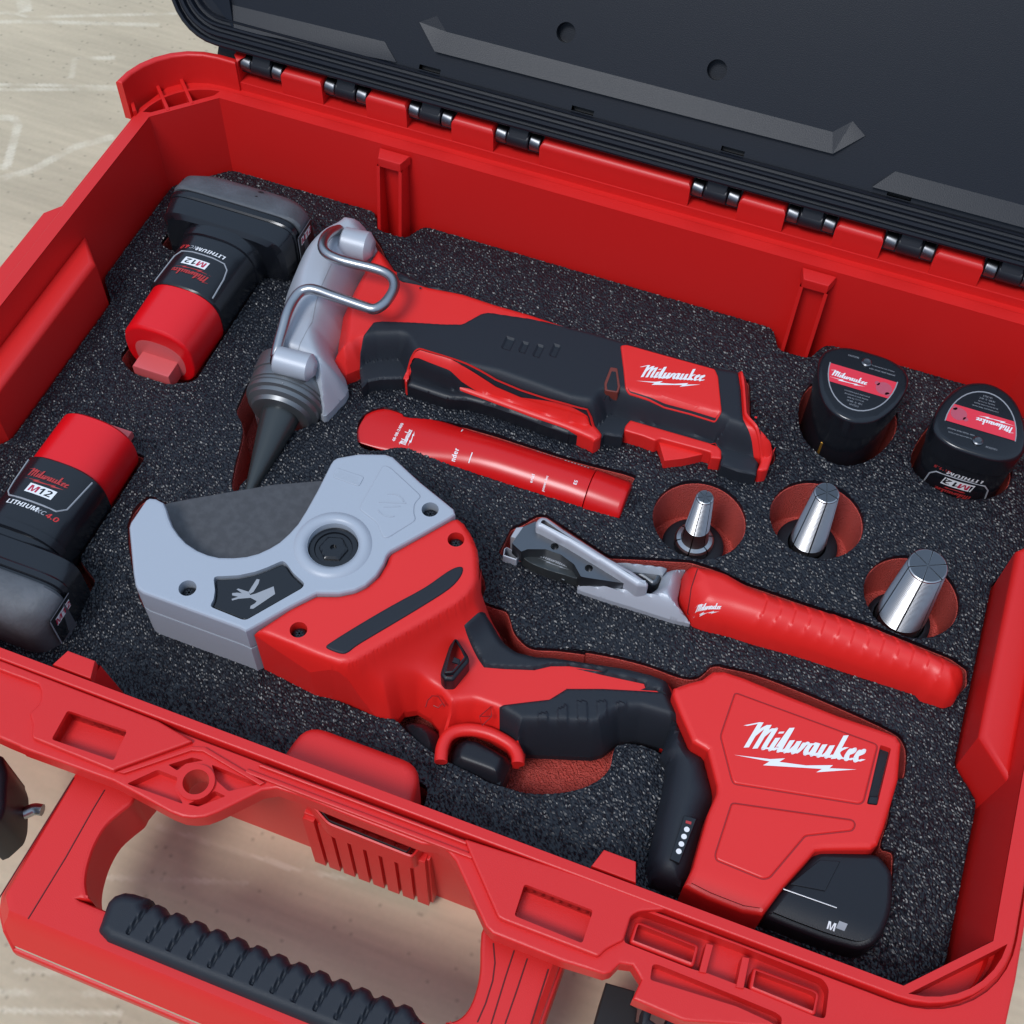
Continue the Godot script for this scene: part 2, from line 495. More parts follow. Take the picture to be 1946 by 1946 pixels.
func build_case() -> void:
	var t := thing("tool_case", "open red plastic tool case with black lid and carrying handle, on the floor", "tool case")
	# shell: outer walls and inside
	var mb := pmb()
	var o0 := ori(rect(-256, -176, 256, 174.5, 34, 8)); var o1 := inset(o0, 5.0)
	ring(mb, o1, 0.0, o0, 96.0)
	cap(mb, o1, 0.0, false)
	var ip := ori(inner_poly(-0.2)); var iq := inset(ip, 4.0)
	ring(mb, ip, 104.6, iq, 6.0, false); cap(mb, iq, 6.0)
	part(t, "shell", mb, M.case)
	# inner rim ring with its four corner hollows
	mb = pmb()
	var pockets := []
	for s in [[-1, -1], [1, -1], [1, 1], [-1, 1]]: pockets.append(ori(corner_pocket(s[0], s[1])))
	var rim_h := func(_p: Vector2, d: float) -> float: return 105.0 - 0.8 * pow(1.0 - clampf(d / 1.2, 0.0, 1.0), 2.0)
	eased(mb, lip_poly(), [inner_poly()] + pockets, 6.0, flat(105.0), 96.0, 90.0, 0.8)
	for p in pockets: cap(mb, ori(p), 90.2)
	part(t, "inner_rim", mb, M.case)
	for l in [P([-246.9,-148.4,-262.6,-164.5]), P([-237.4,-158,-252.6,-173.8]), P([-263.4,-140.9,-270.4,-149.3])]:   # ribs across the rear left hollow
		var nn: Vector2 = (l[1] - l[0]).orthogonal().normalized() * 1.0
		mb = pmb(); prism(mb, PackedVector2Array([l[0] + nn, l[1] + nn, l[1] - nn, l[0] - nn]), 91.0, 105.4, 0.4, 2)
		part(t, "corner_rib", mb, M.case)
	# flange round the outside
	mb = pmb()
	var fl := P([-290,196,-129.5,201.9,-123.1,202,-122.1,202.4,-80.8,201.5,-54,204.7,-48.7,204.7,-44.6,203.6,-40.4,201.5,-36.8,198.1,-24.9,183.9,-20.1,181.1,-9.1,180.5,9.4,181,41.5,181.3,47.8,179.7,52.5,180.5,56.4,182.7,76.1,201.8,79.5,203.3,107.5,203.5,122.9,202.4,125.1,200.8,127.1,196.7,131.6,195.6,136.2,199.3,135.3,207,155,207.6,192.7,196,182,199,226,199,250,190,264,172,265,150,265,60,271,54,271,-56,265,-62,264.5,-148,256,-176,236,-183,-236,-183,-258,-174,-265,-148,-265,-66,-271,-58,-271,54,-265,62,-265,150,-258,176,-230,196])
	var fl2 := PackedVector2Array()
	for p in fl:
		if p.x > -285.0: fl2.append(p)
	var dia := Vector2.ZERO
	var hole_c := P([-50.1,190.5])[0]
	var tri_holes := [rnd(P([-75.4,200.6,-67,191,-58,191.1,-57.1,195.5,-50.8,200]), 1.0), rnd(P([-64.1,187.7,-56.8,181.5,-52,181,-57.8,184.8,-59.7,188.6]), 0.6), rnd(P([-48.3,181.4,-26.9,182,-36.9,189,-43.1,186.9]), 1.0), rnd(P([-49.2,199.4,-41.8,190.7,-37,191.2,-44.9,198.9]), 0.6)]
	var fh := func(_p: Vector2, d: float) -> float: return 102.0 - 1.2 * pow(1.0 - clampf(d / 1.6, 0.0, 1.0), 2.0)
	var lrec := rnd(P([125.9,188.9,125.6,178.6,127.9,175.6,131.2,175,165.5,174.6,198.5,175.3,201.3,177.8,202.5,188.7,198.8,189.2,173.9,188.5,157.2,188.5,152.9,189.1]), 1.5, 3)
	var srec := rnd(P([139.2,198.3,138.4,192.8,140,192,170.4,192.5,185.2,192.9,187.7,193.7,188.3,197.7,183.8,196.8,171.4,196]), 1.0, 3)
	var pk := [rnd(P([-111.9,182.5,-85.3,181.5,-83.9,194.7,-111.3,195.7]), 1.2), rnd(P([84.3,182.4,111.7,182.5,111.9,195.5,84.9,195]), 1.2)]
	eased(mb, fl2, [lip_poly(1.5), circ(hole_c, 5.4, 24), lrec, srec] + tri_holes + pk, 4.0, flat(102.0), 93.0, 94.0, 1.1)
	part(t, "flange", mb, M.case)
	mb = pmb()   # floors and dark gaps of the hollows in the flange
	for h in tri_holes: cap(mb, ori(h), 97.0)
	cap(mb, ori(lrec), 94.2); cap(mb, ori(srec), 96.0)
	ring(mb, ori(lip_poly(1.6)), 98.5, ori(lip_poly(-0.2)), 98.5)
	part(t, "recess_floor", mb, M.case)
	mb = pmb()   # the ring round the hole
	field(mb, circ(hole_c, 7.4, 28), [circ(hole_c, 5.2, 28)], 2.0, flat(103.4), 97.0, 90.0, false)
	part(t, "eyelet", mb, M.case)
	# raised platforms with a rectangular pocket each
	var pf := [P([-160,175,-149.2,172.8,-76,173.2,-58.8,175.9,-60.9,178,-81.5,197.6,-81.8,198.5,-119.1,197.9,-121.9,192.4,-125.5,189.3,-124,183.7,-125.9,179.4,-128.8,176.6,-146.6,176.8]),
		P([56.6,174.1,143.2,169.5,127.8,176.6,125.5,179.3,125.8,188.8,124.5,189.9,120.6,194.3,119,197.9,81.3,198,79.4,197.6,60.5,178.5])]
	for i in 2:
		mb = pmb()
		eased(mb, rnd(pf[i], 1.2, 2), [pk[i]], 4.0, flat(104.6), 101.0, 96.0, 0.9)
		cap(mb, ori(pk[i]), 96.1)
		part(t, "platform", mb, M.case)
	mb = pmb()   # long ridges along the front edge
	for z in [[174.6, 176.0, -30.0, 58.0, 104.2], [178.3, 180.2, -34.0, 62.0, 103.6]]: prism(mb, rect(z[2], z[0], z[3], z[1]), 101.0, z[4], 0.6, 2)
	var di := P([-81.1,198.1,-59.1,177.9,-53.7,176.2,-24.8,181,-26.2,182.7,-53.5,178.2,-57.9,179.5,-77.9,197.6])
	prism(mb, di, 100.0, 103.6, 0.5, 2)
	part(t, "ridge", mb, M.case)
	for b in [P([127.8,180.7,129,179.6,152.6,180,152.9,188.4,127.9,188.4]), P([173.2,180.3,196.4,180.1,198.5,181,198.8,189.1,173.8,188.6])]:
		mb = pmb(); prism(mb, rnd(b, 1.6, 3), 93.0, 103.0, 1.2, 3); part(t, "latch_block", mb, M.case)
	for b in [P([154.7,178.5,157.4,178.1,157.7,188.9,155.1,189.3]), P([168.5,178.3,171.2,177.9,172,189.3,169.2,189.8])]:
		mb = pmb(); prism(mb, b, 93.0, 103.0, 0.4, 2); part(t, "divider", mb, M.case)
	mb = pmb()   # slot and ribs in the front wall
	var sx0 := -14.0; var sx1 := 34.0
	prism(mb, rnd(P([sx0 - 2, 172.0, sx1 + 4, 172.0, sx1 + 2, 179.5, sx0 + 12, 179.0]), 2.0, 3), 60.0, 74.0, 1.0, 2, true)
	prism(mb, rect(-16.0, 168.0, 41.0, 174.6), 6.0, 63.0, 0.6, 2)
	part(t, "slot_frame", mb, M.case)
	for k in 8:
		mb = pmb(); prism(mb, rect(-16.0 + k * 7.2, 170.0, -10.6 + k * 7.2, 176.6), 6.0, 64.0 - maxf(0.0, 3.0 - k) * 0.8, 1.0, 2); part(t, "front_rib", mb, M.case)
	mb = pmb(); prism(mb, rnd(P([sx0 + 6, 174.0, sx1, 174.0, sx1 - 1, 178.2, sx0 + 12, 177.5]), 1.0), 73.4, 74.8, 0.3, 1); part(t, "slot", mb, M.dark)
	# inside bumps and wall ribs
	mb = pmb(); prism(mb, rnd(P([-31, 170, -27, 144, 26, 144, 30, 170]), 9.0, 5), 20.0, 84.0, 5.0, 5); part(t, "front_bump", mb, M.case)
	for s in [-1.0, 1.0]:
		mb = pmb(); prism(mb, P([254.0 * s, -64, 238.5 * s, -48, 238.5 * s, 50, 254.0 * s, 66]), 20.0, 88.0, 3.5, 4); part(t, "side_bump", mb, M.case)
	for w in [[-120.0, 1.0], [114.5, 1.0], [-120.0, -1.0], [114.5, -1.0]]:
		var cx: float = w[0]
		mb = pmb(Transform3D(Basis(Vector3.UP, PI if w[1] < 0.0 else 0.0), Vector3(2.0 * cx if w[1] < 0.0 else 0.0, 0, 0)))
		prism(mb, P([cx - 9, -166.5, cx + 9, -166.5, cx + 6.5, -158.5, cx - 6.5, -158.5]), 98.0, 103.6, 0.8, 2, true)
		for s in [-6.4, 6.4]:
			var f0 := rect(cx + s - 0.9, -166, cx + s + 0.9, -151); var f1 := rect(cx + s - 0.9, -167, cx + s + 0.9, -158.0)
			ring(mb, ori(f0), 40.0, ori(f1), 98.5)
		prism(mb, rect(cx - 5.5, -167, cx + 5.5, -163.6), 30.0, 98.5)
		part(t, "wall_rib", mb, M.case)
	# hinge wall with notches
	mb = pmb()
	var wall := PackedVector2Array(); var back := PackedVector2Array()
	for k in 8:
		var a := PI + PI / 2 * k / 7.0
		wall.append(Vector2(-231 + cos(a) * 37.5, -143 + sin(a) * 37.5)); back.append(Vector2(-231 + cos(a) * 41.5, -143 + sin(a) * 41.5))
	var xs := [-220.0]
	for c in KN: xs.append(c - 13.0); xs.append(c + 13.0)
	xs.append(240.0)
	back.reverse()
	prism(mb, wall + PackedVector2Array([Vector2(-220, -180.5), Vector2(-220, -184.5)]) + back, 96.0, 121.0, 1.4, 3)
	for i in range(0, xs.size(), 2):
		var g := P([xs[i], -182.0, xs[i], -193.0, xs[i + 1], -193.0, xs[i + 1], -182.0])
		prism(mb, g, 94.0, 122.0, 3.4, 5)
	prism(mb, rect(-232, -194.5, 240, -181.6), 90.0, 107.5, 0.7, 2)
	part(t, "hinge_wall", mb, M.case)
	for c in KN:
		mb = pmb(Transform3D(Basis(Vector3(0, 0, 1), PI / 2), Vector3(c + 6.0, 117.0, -187.5)))
		lathe(mb, P([0, 0, 4.6, 0, 5.0, 0.5, 5.0, 11.5, 4.6, 12, 0, 12]), 20)
		var kn := part(t, "hinge_knuckle", mb, M.black)
		for s in [-12.4, 6.6]:
			mb = pmb(Transform3D(Basis(Vector3(0, 0, 1), PI / 2), Vector3(c + s + 5.8, 117.0, -187.5)))
			lathe(mb, P([0, 0, 4.2, 0, 4.6, 0.5, 4.6, 5.3, 4.2, 5.8, 0, 5.8]), 12)
			part(kn, "hinge_pin", mb, M.dark_steel)
	build_handle(t)
	build_lid(t)
	# latches on the front
	mb = pmb()
	var rl := P([140.3,203.9,143.8,203.8,143.8,207.9,146.9,208.6,149.7,207.5,149.9,203,154,203,154.6,209.3,141.7,212.4])
	prism(mb, rl, 70.0, 88.0, 1.0, 2); part(t, "latch", mb, M.rubber)
	mb = pmb(); prism(mb, P([124.3,193.8,136.1,192.7,136.6,198.4,139.1,198.8,140,203.7,159.6,202.7,161.3,208.4,125.1,219.1,125.1,209.4]), 20.0, 60.0, 1.0, 2); part(t, "latch_bay", mb, M.dark)
	mb = pmb(); prism(mb, spl(P([-152,206.5,-138.7,202.8,-135.2,204.6,-131.3,208.4,-127.4,215.2,-123.8,222,-123.6,227.8,-130.2,234]), 4), 50.0, 84.0, 4.0, 4); part(t, "latch", mb, M.black)
	mb = pmb()
	var hk := P([-138.9,219.7,-134.5,219.2,-130.7,217.7,-127.6,214.9,-124.7,211.9,-121.3,211])
	var path := []
	for p in hk: path.append(v3(p, 55.0))
	tube(mb, spl3(path), 2.6, 10); part(t, "latch_wire", mb, M.steel)

const KN := [-206.5, -156.0, -106.3, -56.4, 52.0, 102.3, 152.8, 203.0]

func build_handle(t: Node3D) -> void:
	var mb := pmb()
	var hi := spl(P([-76.3,199.7,-76.3,203,-78.3,207.3,-81,214.3,-81.2,222.7,-79.6,230.5,-77.5,236,-74.9,239.8,-71.4,242.6,-65.6,244,64.5,238.4,73.4,235.2,77.3,232.7,79.5,228.4,79.9,222,78.7,214.1,75.6,205.5,73.8,199.9]), 3, false)
	var inn := hi.duplicate(); inn.reverse()
	inn.insert(0, Vector2(74.5, 186)); inn.append(Vector2(-73.5, 186))
	var outl := PackedVector2Array([Vector2(-104.5, 186), Vector2(-107.8, 246), Vector2(-107.0, 258), Vector2(-97.5, 267.5), Vector2(97, 267.5), Vector2(106.5, 258), Vector2(107.3, 246), Vector2(107.5, 186)]) + inn
	var hf := func(p: Vector2, d: float) -> float:
		var y := 85.0
		var e := maxf(p.y - 258.0, 0.0); e = maxf(e, (absf(p.x) - 103.0 + maxf(p.y - 252.0, 0.0) * 0.9) * 0.6)
		return y - maxf(0.0, e - 0.4) * 2.2 - minf(maxf(e, 0.0), 0.4) * 1.1
	eased(mb, outl, [], 2.0, hf, 58.0, 0.0, 1.6)
	part(t, "handle", mb, M.case, 30.0)
	var seam := mat(Color(0.10, 0.004, 0.005), 0.6)
	for l in [P([-103.4,201.4,-104.6,257.1]), P([-89.1,201.5,-89.3,210.8,-89.1,231.5,-89.9,257.5]), P([88,201.8,88.4,211.7,89.5,230]), P([93.7,202.9,94.1,214.7,94.3,228.1]), P([79.6,202.1,82.8,208.7,84.4,215.2,84.9,223.9,84.5,231.2]), P([102.5,203.7,103.3,224.7])]:
		var path := []
		for p in l: path.append(v3(p, 85.0))
		mb = pmb(); tube(mb, PackedVector3Array(path), 0.3, 6); part(t, "seam", mb, seam)
	mb = pmb()
	var gr := P([-63.2,252,-65.2,241.1,-64.1,237.7,-61,234.9,-57,233.9,-50.2,233.5])
	var top := PackedVector2Array(); var low := PackedVector2Array()
	var x := gr[5].x; var xe := 66.0
	var z0 := gr[5].y
	var pts := gr.duplicate()
	var n := 13
	for k in n:
		var xa := lerpf(x, xe - 4.0, float(k) / n); var w := (xe - 4.0 - x) / n
		pts.append(Vector2(xa + 0.6, 236.4)); pts.append(Vector2(xa + w * 0.3, 234.2)); pts.append(Vector2(xa + w * 0.75, 234.4)); pts.append(Vector2(xa + w, 236.2))
	pts.append(Vector2(xe, 238)); pts.append(Vector2(xe + 1, 246)); pts.append(Vector2(xe - 3, 254.5)); pts.append(Vector2(gr[0].x + 6, 255.0)); pts.append(Vector2(gr[0].x + 1, 253.0))
	var gx := x
	var gh := func(p: Vector2, d: float) -> float:
		var tt := clampf(d / 5.0, 0.0, 1.0)
		var h := 81.0 + 8.0 * sqrt(1.0 - (1.0 - tt) * (1.0 - tt))
		var u := (p.x - 2.0 + (p.y - 236.0) * 0.18 - gx) / ((62.0 - gx) / 13.0)
		if u > -0.2 and u < 13.2:
			var f := absf(u - roundf(u)) * (62.0 - gx) / 13.0
			var lim := smoothstep(250.0, 249.0, p.y)
			h -= 1.2 * lim * smoothstep(1.0, 0.45, f)
			h -= 0.5 * smoothstep(250.3, 249.2, p.y) * 0.0
		return h
	field(mb, pts, [], 0.7, gh, 70.0)
	part(t, "grip", mb, M.rubber, 30.0)

func build_lid(t: Node3D) -> void:
	var th := deg_to_rad(125.0)
	var xf := Transform3D(Basis(Vector3(1, 0, 0), Vector3(0, -cos(th), sin(th)), Vector3(0, -sin(th), -cos(th))), Vector3(0, 118, -187))
	var ol := rect(-265, -390, 265, -5, 34, 9)
	var mb := pmb(xf)
	var oo := ori(ol)
	ring(mb, inset(oo, 8.0), -50.0, oo, 8.5); cap(mb, inset(oo, 8.0), -50.0, false)
	# rim with its seal ridges: a profile swept round the outline
	var prof := [[0.0, 8.5], [0.4, 10.6], [1.2, 11.2], [2.6, 11.2], [3.0, 8.2], [4.6, 8.0], [5.0, 11.0], [5.8, 11.8], [7.4, 11.8], [8.0, 9.2], [9.6, 9.0], [10.0, 11.2], [10.6, 11.8], [11.6, 11.8], [12.2, 8.6], [13.8, 8.4], [14.2, 10.4], [15.0, 10.6], [15.6, 7.0]]
	for i in prof.size() - 1: ring(mb, inset(oo, prof[i][0]), prof[i][1], inset(oo, prof[i + 1][0]), prof[i + 1][1])
	var lid := part(t, "lid", mb, M.lid, 30.0)
	var pl := inset(oo, 15.6)
	var cuts := []
	for c in KN2: cuts.append(rect(c - 6.0, -23.4, c + 6.0, -20.9))
	var holes := []
	for q in [P([-42.8,-56.8])[0], P([36.4,-57.6])[0]]: holes.append(circ(q, 5.0, 28))
	mb = pmb(xf)
	field(mb, pl, holes + cuts, 6.0, flat(7.0), 4.0, 1.0, false)
	for h in holes: cap(mb, ori(h), 1.0)
	part(lid, "lid_panel", mb, M.lid)
	for c in cuts:
		mb = pmb(xf); cavity(mb, c, 6.95, 2.0); part(lid, "notch", mb, M.dark)
	# sloping ledges moulded on the panel: low edge proud, high edge flush
	var bars := [[P([-120.1,-43.7,-108.1,-31.8,103,-33.6,115.3,-45.4]), P([-111.7,-48.7,-104.9,-42.4,99.6,-43.2,107.4,-50.4])],
		[P([-221.7,-16.1,-128.5,-21.3]), P([-238.1,-27.5,-137.3,-29.7])], [P([126.2,-23.3,200.6,-23.4]), P([134.4,-32.9,197.2,-33])]]
	bars[1][0].insert(0, Vector2(-238.0, -58.0)); bars[1][1].insert(0, Vector2(-229.0, -70.0))
	bars[2][0].append(Vector2(236.0, bars[2][0][1].y)); bars[2][1].append(Vector2(228.0, bars[2][1][1].y))
	bars[2][0].append(Vector2(247.0, -50.0)); bars[2][1].append(Vector2(236.0, -56.0))
	for br in bars:
		mb = pmb(xf)
		var lo: PackedVector2Array = br[0]; var hi: PackedVector2Array = br[1]
		var e := lo.size() - 1
		var hs := []
		for k in e + 1: hs.append(7.8 if lo.size() > 2 and (k == 0 or k == e) and absf(lo[k].y - lo[1].y) > 3.0 else 10.4)
		for k in e:
			mb.quad(v3(lo[k], hs[k]), v3(lo[k + 1], hs[k + 1]), v3(hi[k + 1], 7.05), v3(hi[k], 7.05))
			mb.quad(v3(lo[k], 6.9), v3(lo[k + 1], 6.9), v3(lo[k + 1], hs[k + 1]), v3(lo[k], hs[k]))
		mb.tri(v3(lo[0], 6.9), v3(lo[0], hs[0]), v3(hi[0], 7.05))
		mb.tri(v3(lo[e], hs[e]), v3(lo[e], 6.9), v3(hi[e], 7.05))
		part(lid, "ledge", mb, M.lid, 12.0)
	for c in KN:   # hinge arms
		mb = pmb(xf); box(mb, Vector3(c - 5.5, -6, -12), Vector3(c + 5.5, 4.0, 1.0), 1.0); part(lid, "hinge_arm", mb, M.black)
	mb = pmb(xf); box(mb, Vector3(-236, -26, -14), Vector3(244, -2.0, 6.0), 1.0); part(lid, "hinge_skirt", mb, M.black)

const KN2 := [-196.0, -110.0, -25.0, 55.0, 140.0, 222.0]

# ---------------------------------------------------------------- foam
func build_foam() -> void:
	var t := thing("foam_insert", "black topped foam insert with red cut-out pockets, filling the red case", "foam insert", Vector3(0, 6, 0))
	var o := P([-224, -163.5, -134, -163.5, -130, -158, -127, -151, -109, -151, -106, -158, -103, -163.5, 99, -163.5, 103, -157, 105.5, -150, 123.5, -150, 126, -158, 130, -163.5, 224, -163.5, 249.5, -139, 249.5, -62, 237, -48, 237, 51, 249.5, 64, 249.5, 139, 224, 163.5, 30.5, 163.5, 27.5, 142.5, -28, 142.5, -32, 163.5, -224, 163.5, -249.5, 139, -249.5, 64, -237, 50, -237, -49, -249.5, -62, -249.5, -139])
	o = rnd(o, 4.0, 3)
	var holes := [
		# pipe shear
		spl(P([-158.4,72.9,-157.7,55.1,-147,54.9,-135.8,50.5,-119.8,41.5,-95.8,30.6,-80.7,12.8,-69.6,2.8,-55.6,-2.7,-14.1,13.4,11.9,37.9,15.2,48.4,20.8,50,27.3,49.9,30.8,53.5,35.1,59.2,41.9,63.1,47.3,63.4,56.8,60.3,68.9,57.4,56.9,59.5,71.4,55.9,86.4,53.6,99.2,52.7,112.2,53,118.9,51.5,122.1,48.2,124.6,42.8,128.2,40.8,129.8,40.8,144.7,39,163.8,39.6,189.4,41.8,208.5,44.3,213.9,47,216.9,52.8,218.1,64.5,215.2,67.6,215.6,86.5,215.1,98.2,220,98.9,221.5,103.3,223.4,117.9,222.5,130.3,221.6,138.8,219,142.9,214.5,145.3,202.7,145.7,189.1,145.6,175.3,145.3,164.9,145.3,175.7,144.1,152.7,144.6,135.4,145.8,129.3,145.1,124.8,138.7,122.9,120.5,122.3,112.4,122.8,104.3,120.3,96.2,114,92.1,104,92.2,97.5,95.2,96.2,99,97.2,106.3,94.9,113,88.5,120.3,78.3,126.6,67.3,130.6,57.3,131.5,49.9,131.8,41.9,130.6,30.1,129.3,21.8,127.6,7.8,122.6,1.3,119.6,-6.6,121.3,-26,120.4,-36.6,120.5,-70.7,115.6,-85.9,118.1,-113.9,117.6,-126.3,111.5,-137.2,102.1]), 3),
		# expander
		spl(P([-145.9,-144.1,-127.2,-147.1,-104.7,-125.8,-79.9,-117.7,-78.6,-118.5,-57.7,-121.8,-29.2,-121.5,-8.5,-122.1,11.5,-120.6,27.9,-121.3,55.8,-121.4,80.7,-122.2,94.9,-124.6,98.8,-119.6,106.8,-96.4,121,-85.8,121.9,-75.5,116.3,-72.2,106.9,-71.9,97.4,-71.9,91.1,-70.9,79.6,-63.3,69.1,-58.4,62.3,-68.6,55.9,-71.5,47,-70.7,36.6,-68.6,33.7,-60.8,28.6,-58,20.8,-57.2,20.5,-56.7,-5.5,-58.2,-20.7,-59,-38.1,-57.4,-44.5,-55.2,-56,-55.2,-66.4,-55.3,-71.1,-53.4,-84.9,-52.6,-93.4,-50.8,-91.8,-50.6,-96.6,-44.9,-100.1,-25.9,-102.7,-21.1,-104.3,-11.6,-111.1,-3,-112.8,14.3,-118.4,30.6,-118.3,35.4,-121.9,35.4,-126.2,24.6,-132.9,2,-141.3,-7.3,-143.1,-15.6,-144.1,-27.5,-141.9,-46.9,-147.1,-79.8,-153.3,-111.6]), 3),
		# grease tube
		spl(P([-80.6,-22.5,-79.6,-31,-72.8,-37.5,-63.1,-37.6,-58.3,-36.2,-29.4,-42.4,19.9,-42.7,39,-43.5,59,-44.7,60.2,-39.2,60.7,-19.5,58.4,-17.5,29.1,-16.7,-1.4,-16.4,-28.8,-16.8,-47.8,-18.6,-57,-16.4,-63.8,-11.6,-71.4,-10,-76.4,-13.1]), 3),
		# deburring cutter
		rnd(P([22.7,-5,26.7,-6.6,62.8,4.5,82.6,-2,100,-7.5,111.8,-7.8,128.6,-5.2,156.5,-4.8,187.7,-4.9,226.5,-1.8,234.6,1.3,236.1,9.5,231.8,19,219,21.8,193.7,22.5,163.1,22,139.9,22.1,116.7,23,108.5,22,101.5,24.3,80.2,24.5,53.2,24.4,28.2,23.3,13,22.8,13.6,6.7,17.6,2.4]), 1.5, 3),
		# batteries
		rnd(P([-214, -17, -203, -10, -182, -10, -170, -17, -170, -94, -156, -100, -156, -124, -168, -136, -228, -136, -234, -128, -234, -96, -214, -92]), 3.0, 3),
		rnd(P([-214, 34, -170, 34, -170, 98, -156, 106, -156, 130, -168, 141, -228, 141, -234, 132, -234, 106, -214, 98]), 3.0, 3),
		spl(P([125.5, -118, 130, -137, 150, -145, 170, -138, 176, -120, 168, -98, 152, -88, 133, -98]), 4),
		spl(P([186.5, -112, 190, -98, 210, -90, 230, -98, 236, -114, 228, -136, 211, -146, 194, -136]), 4),
		circ(Vector2(97.2, -31.4), 22.8, 44), circ(Vector2(150.6, -52.6), 22.9, 44), circ(Vector2(202.7, -26.6), 22.4, 44)]
	var floors := [30.0, 30.0, 30.0, 34.0, 30.0, 30.0, 18.0, 18.0, 24.0, 24.0, 24.0]
	var mb := pmb()
	var fn := FastNoiseLite.new(); fn.noise_type = FastNoiseLite.TYPE_SIMPLEX; fn.frequency = 0.60; fn.seed = 21
	var gr := func(p: Vector2, _d: float) -> float: return 57.0 + fn.get_noise_2d(p.x, p.y) * 0.62
	field(mb, o, holes, 0.72, gr, 52.0, 54.2, false)
	part(t, "black_top", mb, M.foam_black, 0.0)
	mb = pmb()
	ring(mb, ori(o), 6.3, ori(o), 52.0)
	for i in holes.size():
		var h := ori(holes[i])
		var q := inset(h, 0.35)
		ring(mb, h, 54.3, q, 54.1, false)
		ring(mb, q, 54.1, q, floors[i], false)
		if i > 0: cap(mb, h, floors[i])
	part(t, "red_core", mb, M.foam_red)
	mb = pmb()
	field(mb, holes[0], [], 1.0, func(p, _d): return floors[0] + fn.get_noise_2d(p.x, p.y) * 0.7, floors[0] - 1.0, 0.0, false)
	part(t, "red_pocket_floor", mb, M.foam_red, 0.0)

# ---------------------------------------------------------------- small parts
func screw(parent: Node3D, c: Vector2, y: float, r: float) -> void:   # a socket screw head at the bottom of its hole
	var mb := pmb(Transform3D(Basis(), Vector3(c.x, 0, c.y)))
	lathe(mb, P([r, y - 6.0, r, y - 1.2, r * 0.86, y - 0.4, r * 0.5, y, r * 0.44, y, r * 0.42, y - 1.2, 0, y - 1.2]), 20)
	for k in 3:
		var a := k * PI / 3.0
		var d := Vector2(cos(a), sin(a)) * r * 0.5; var e := d.orthogonal() * 0.22
		prism(mb, PackedVector2Array([d + e, d - e, -d - e, -d + e]), y - 1.3, y + 0.25)
	part(parent, "screw", mb, M.gloss)

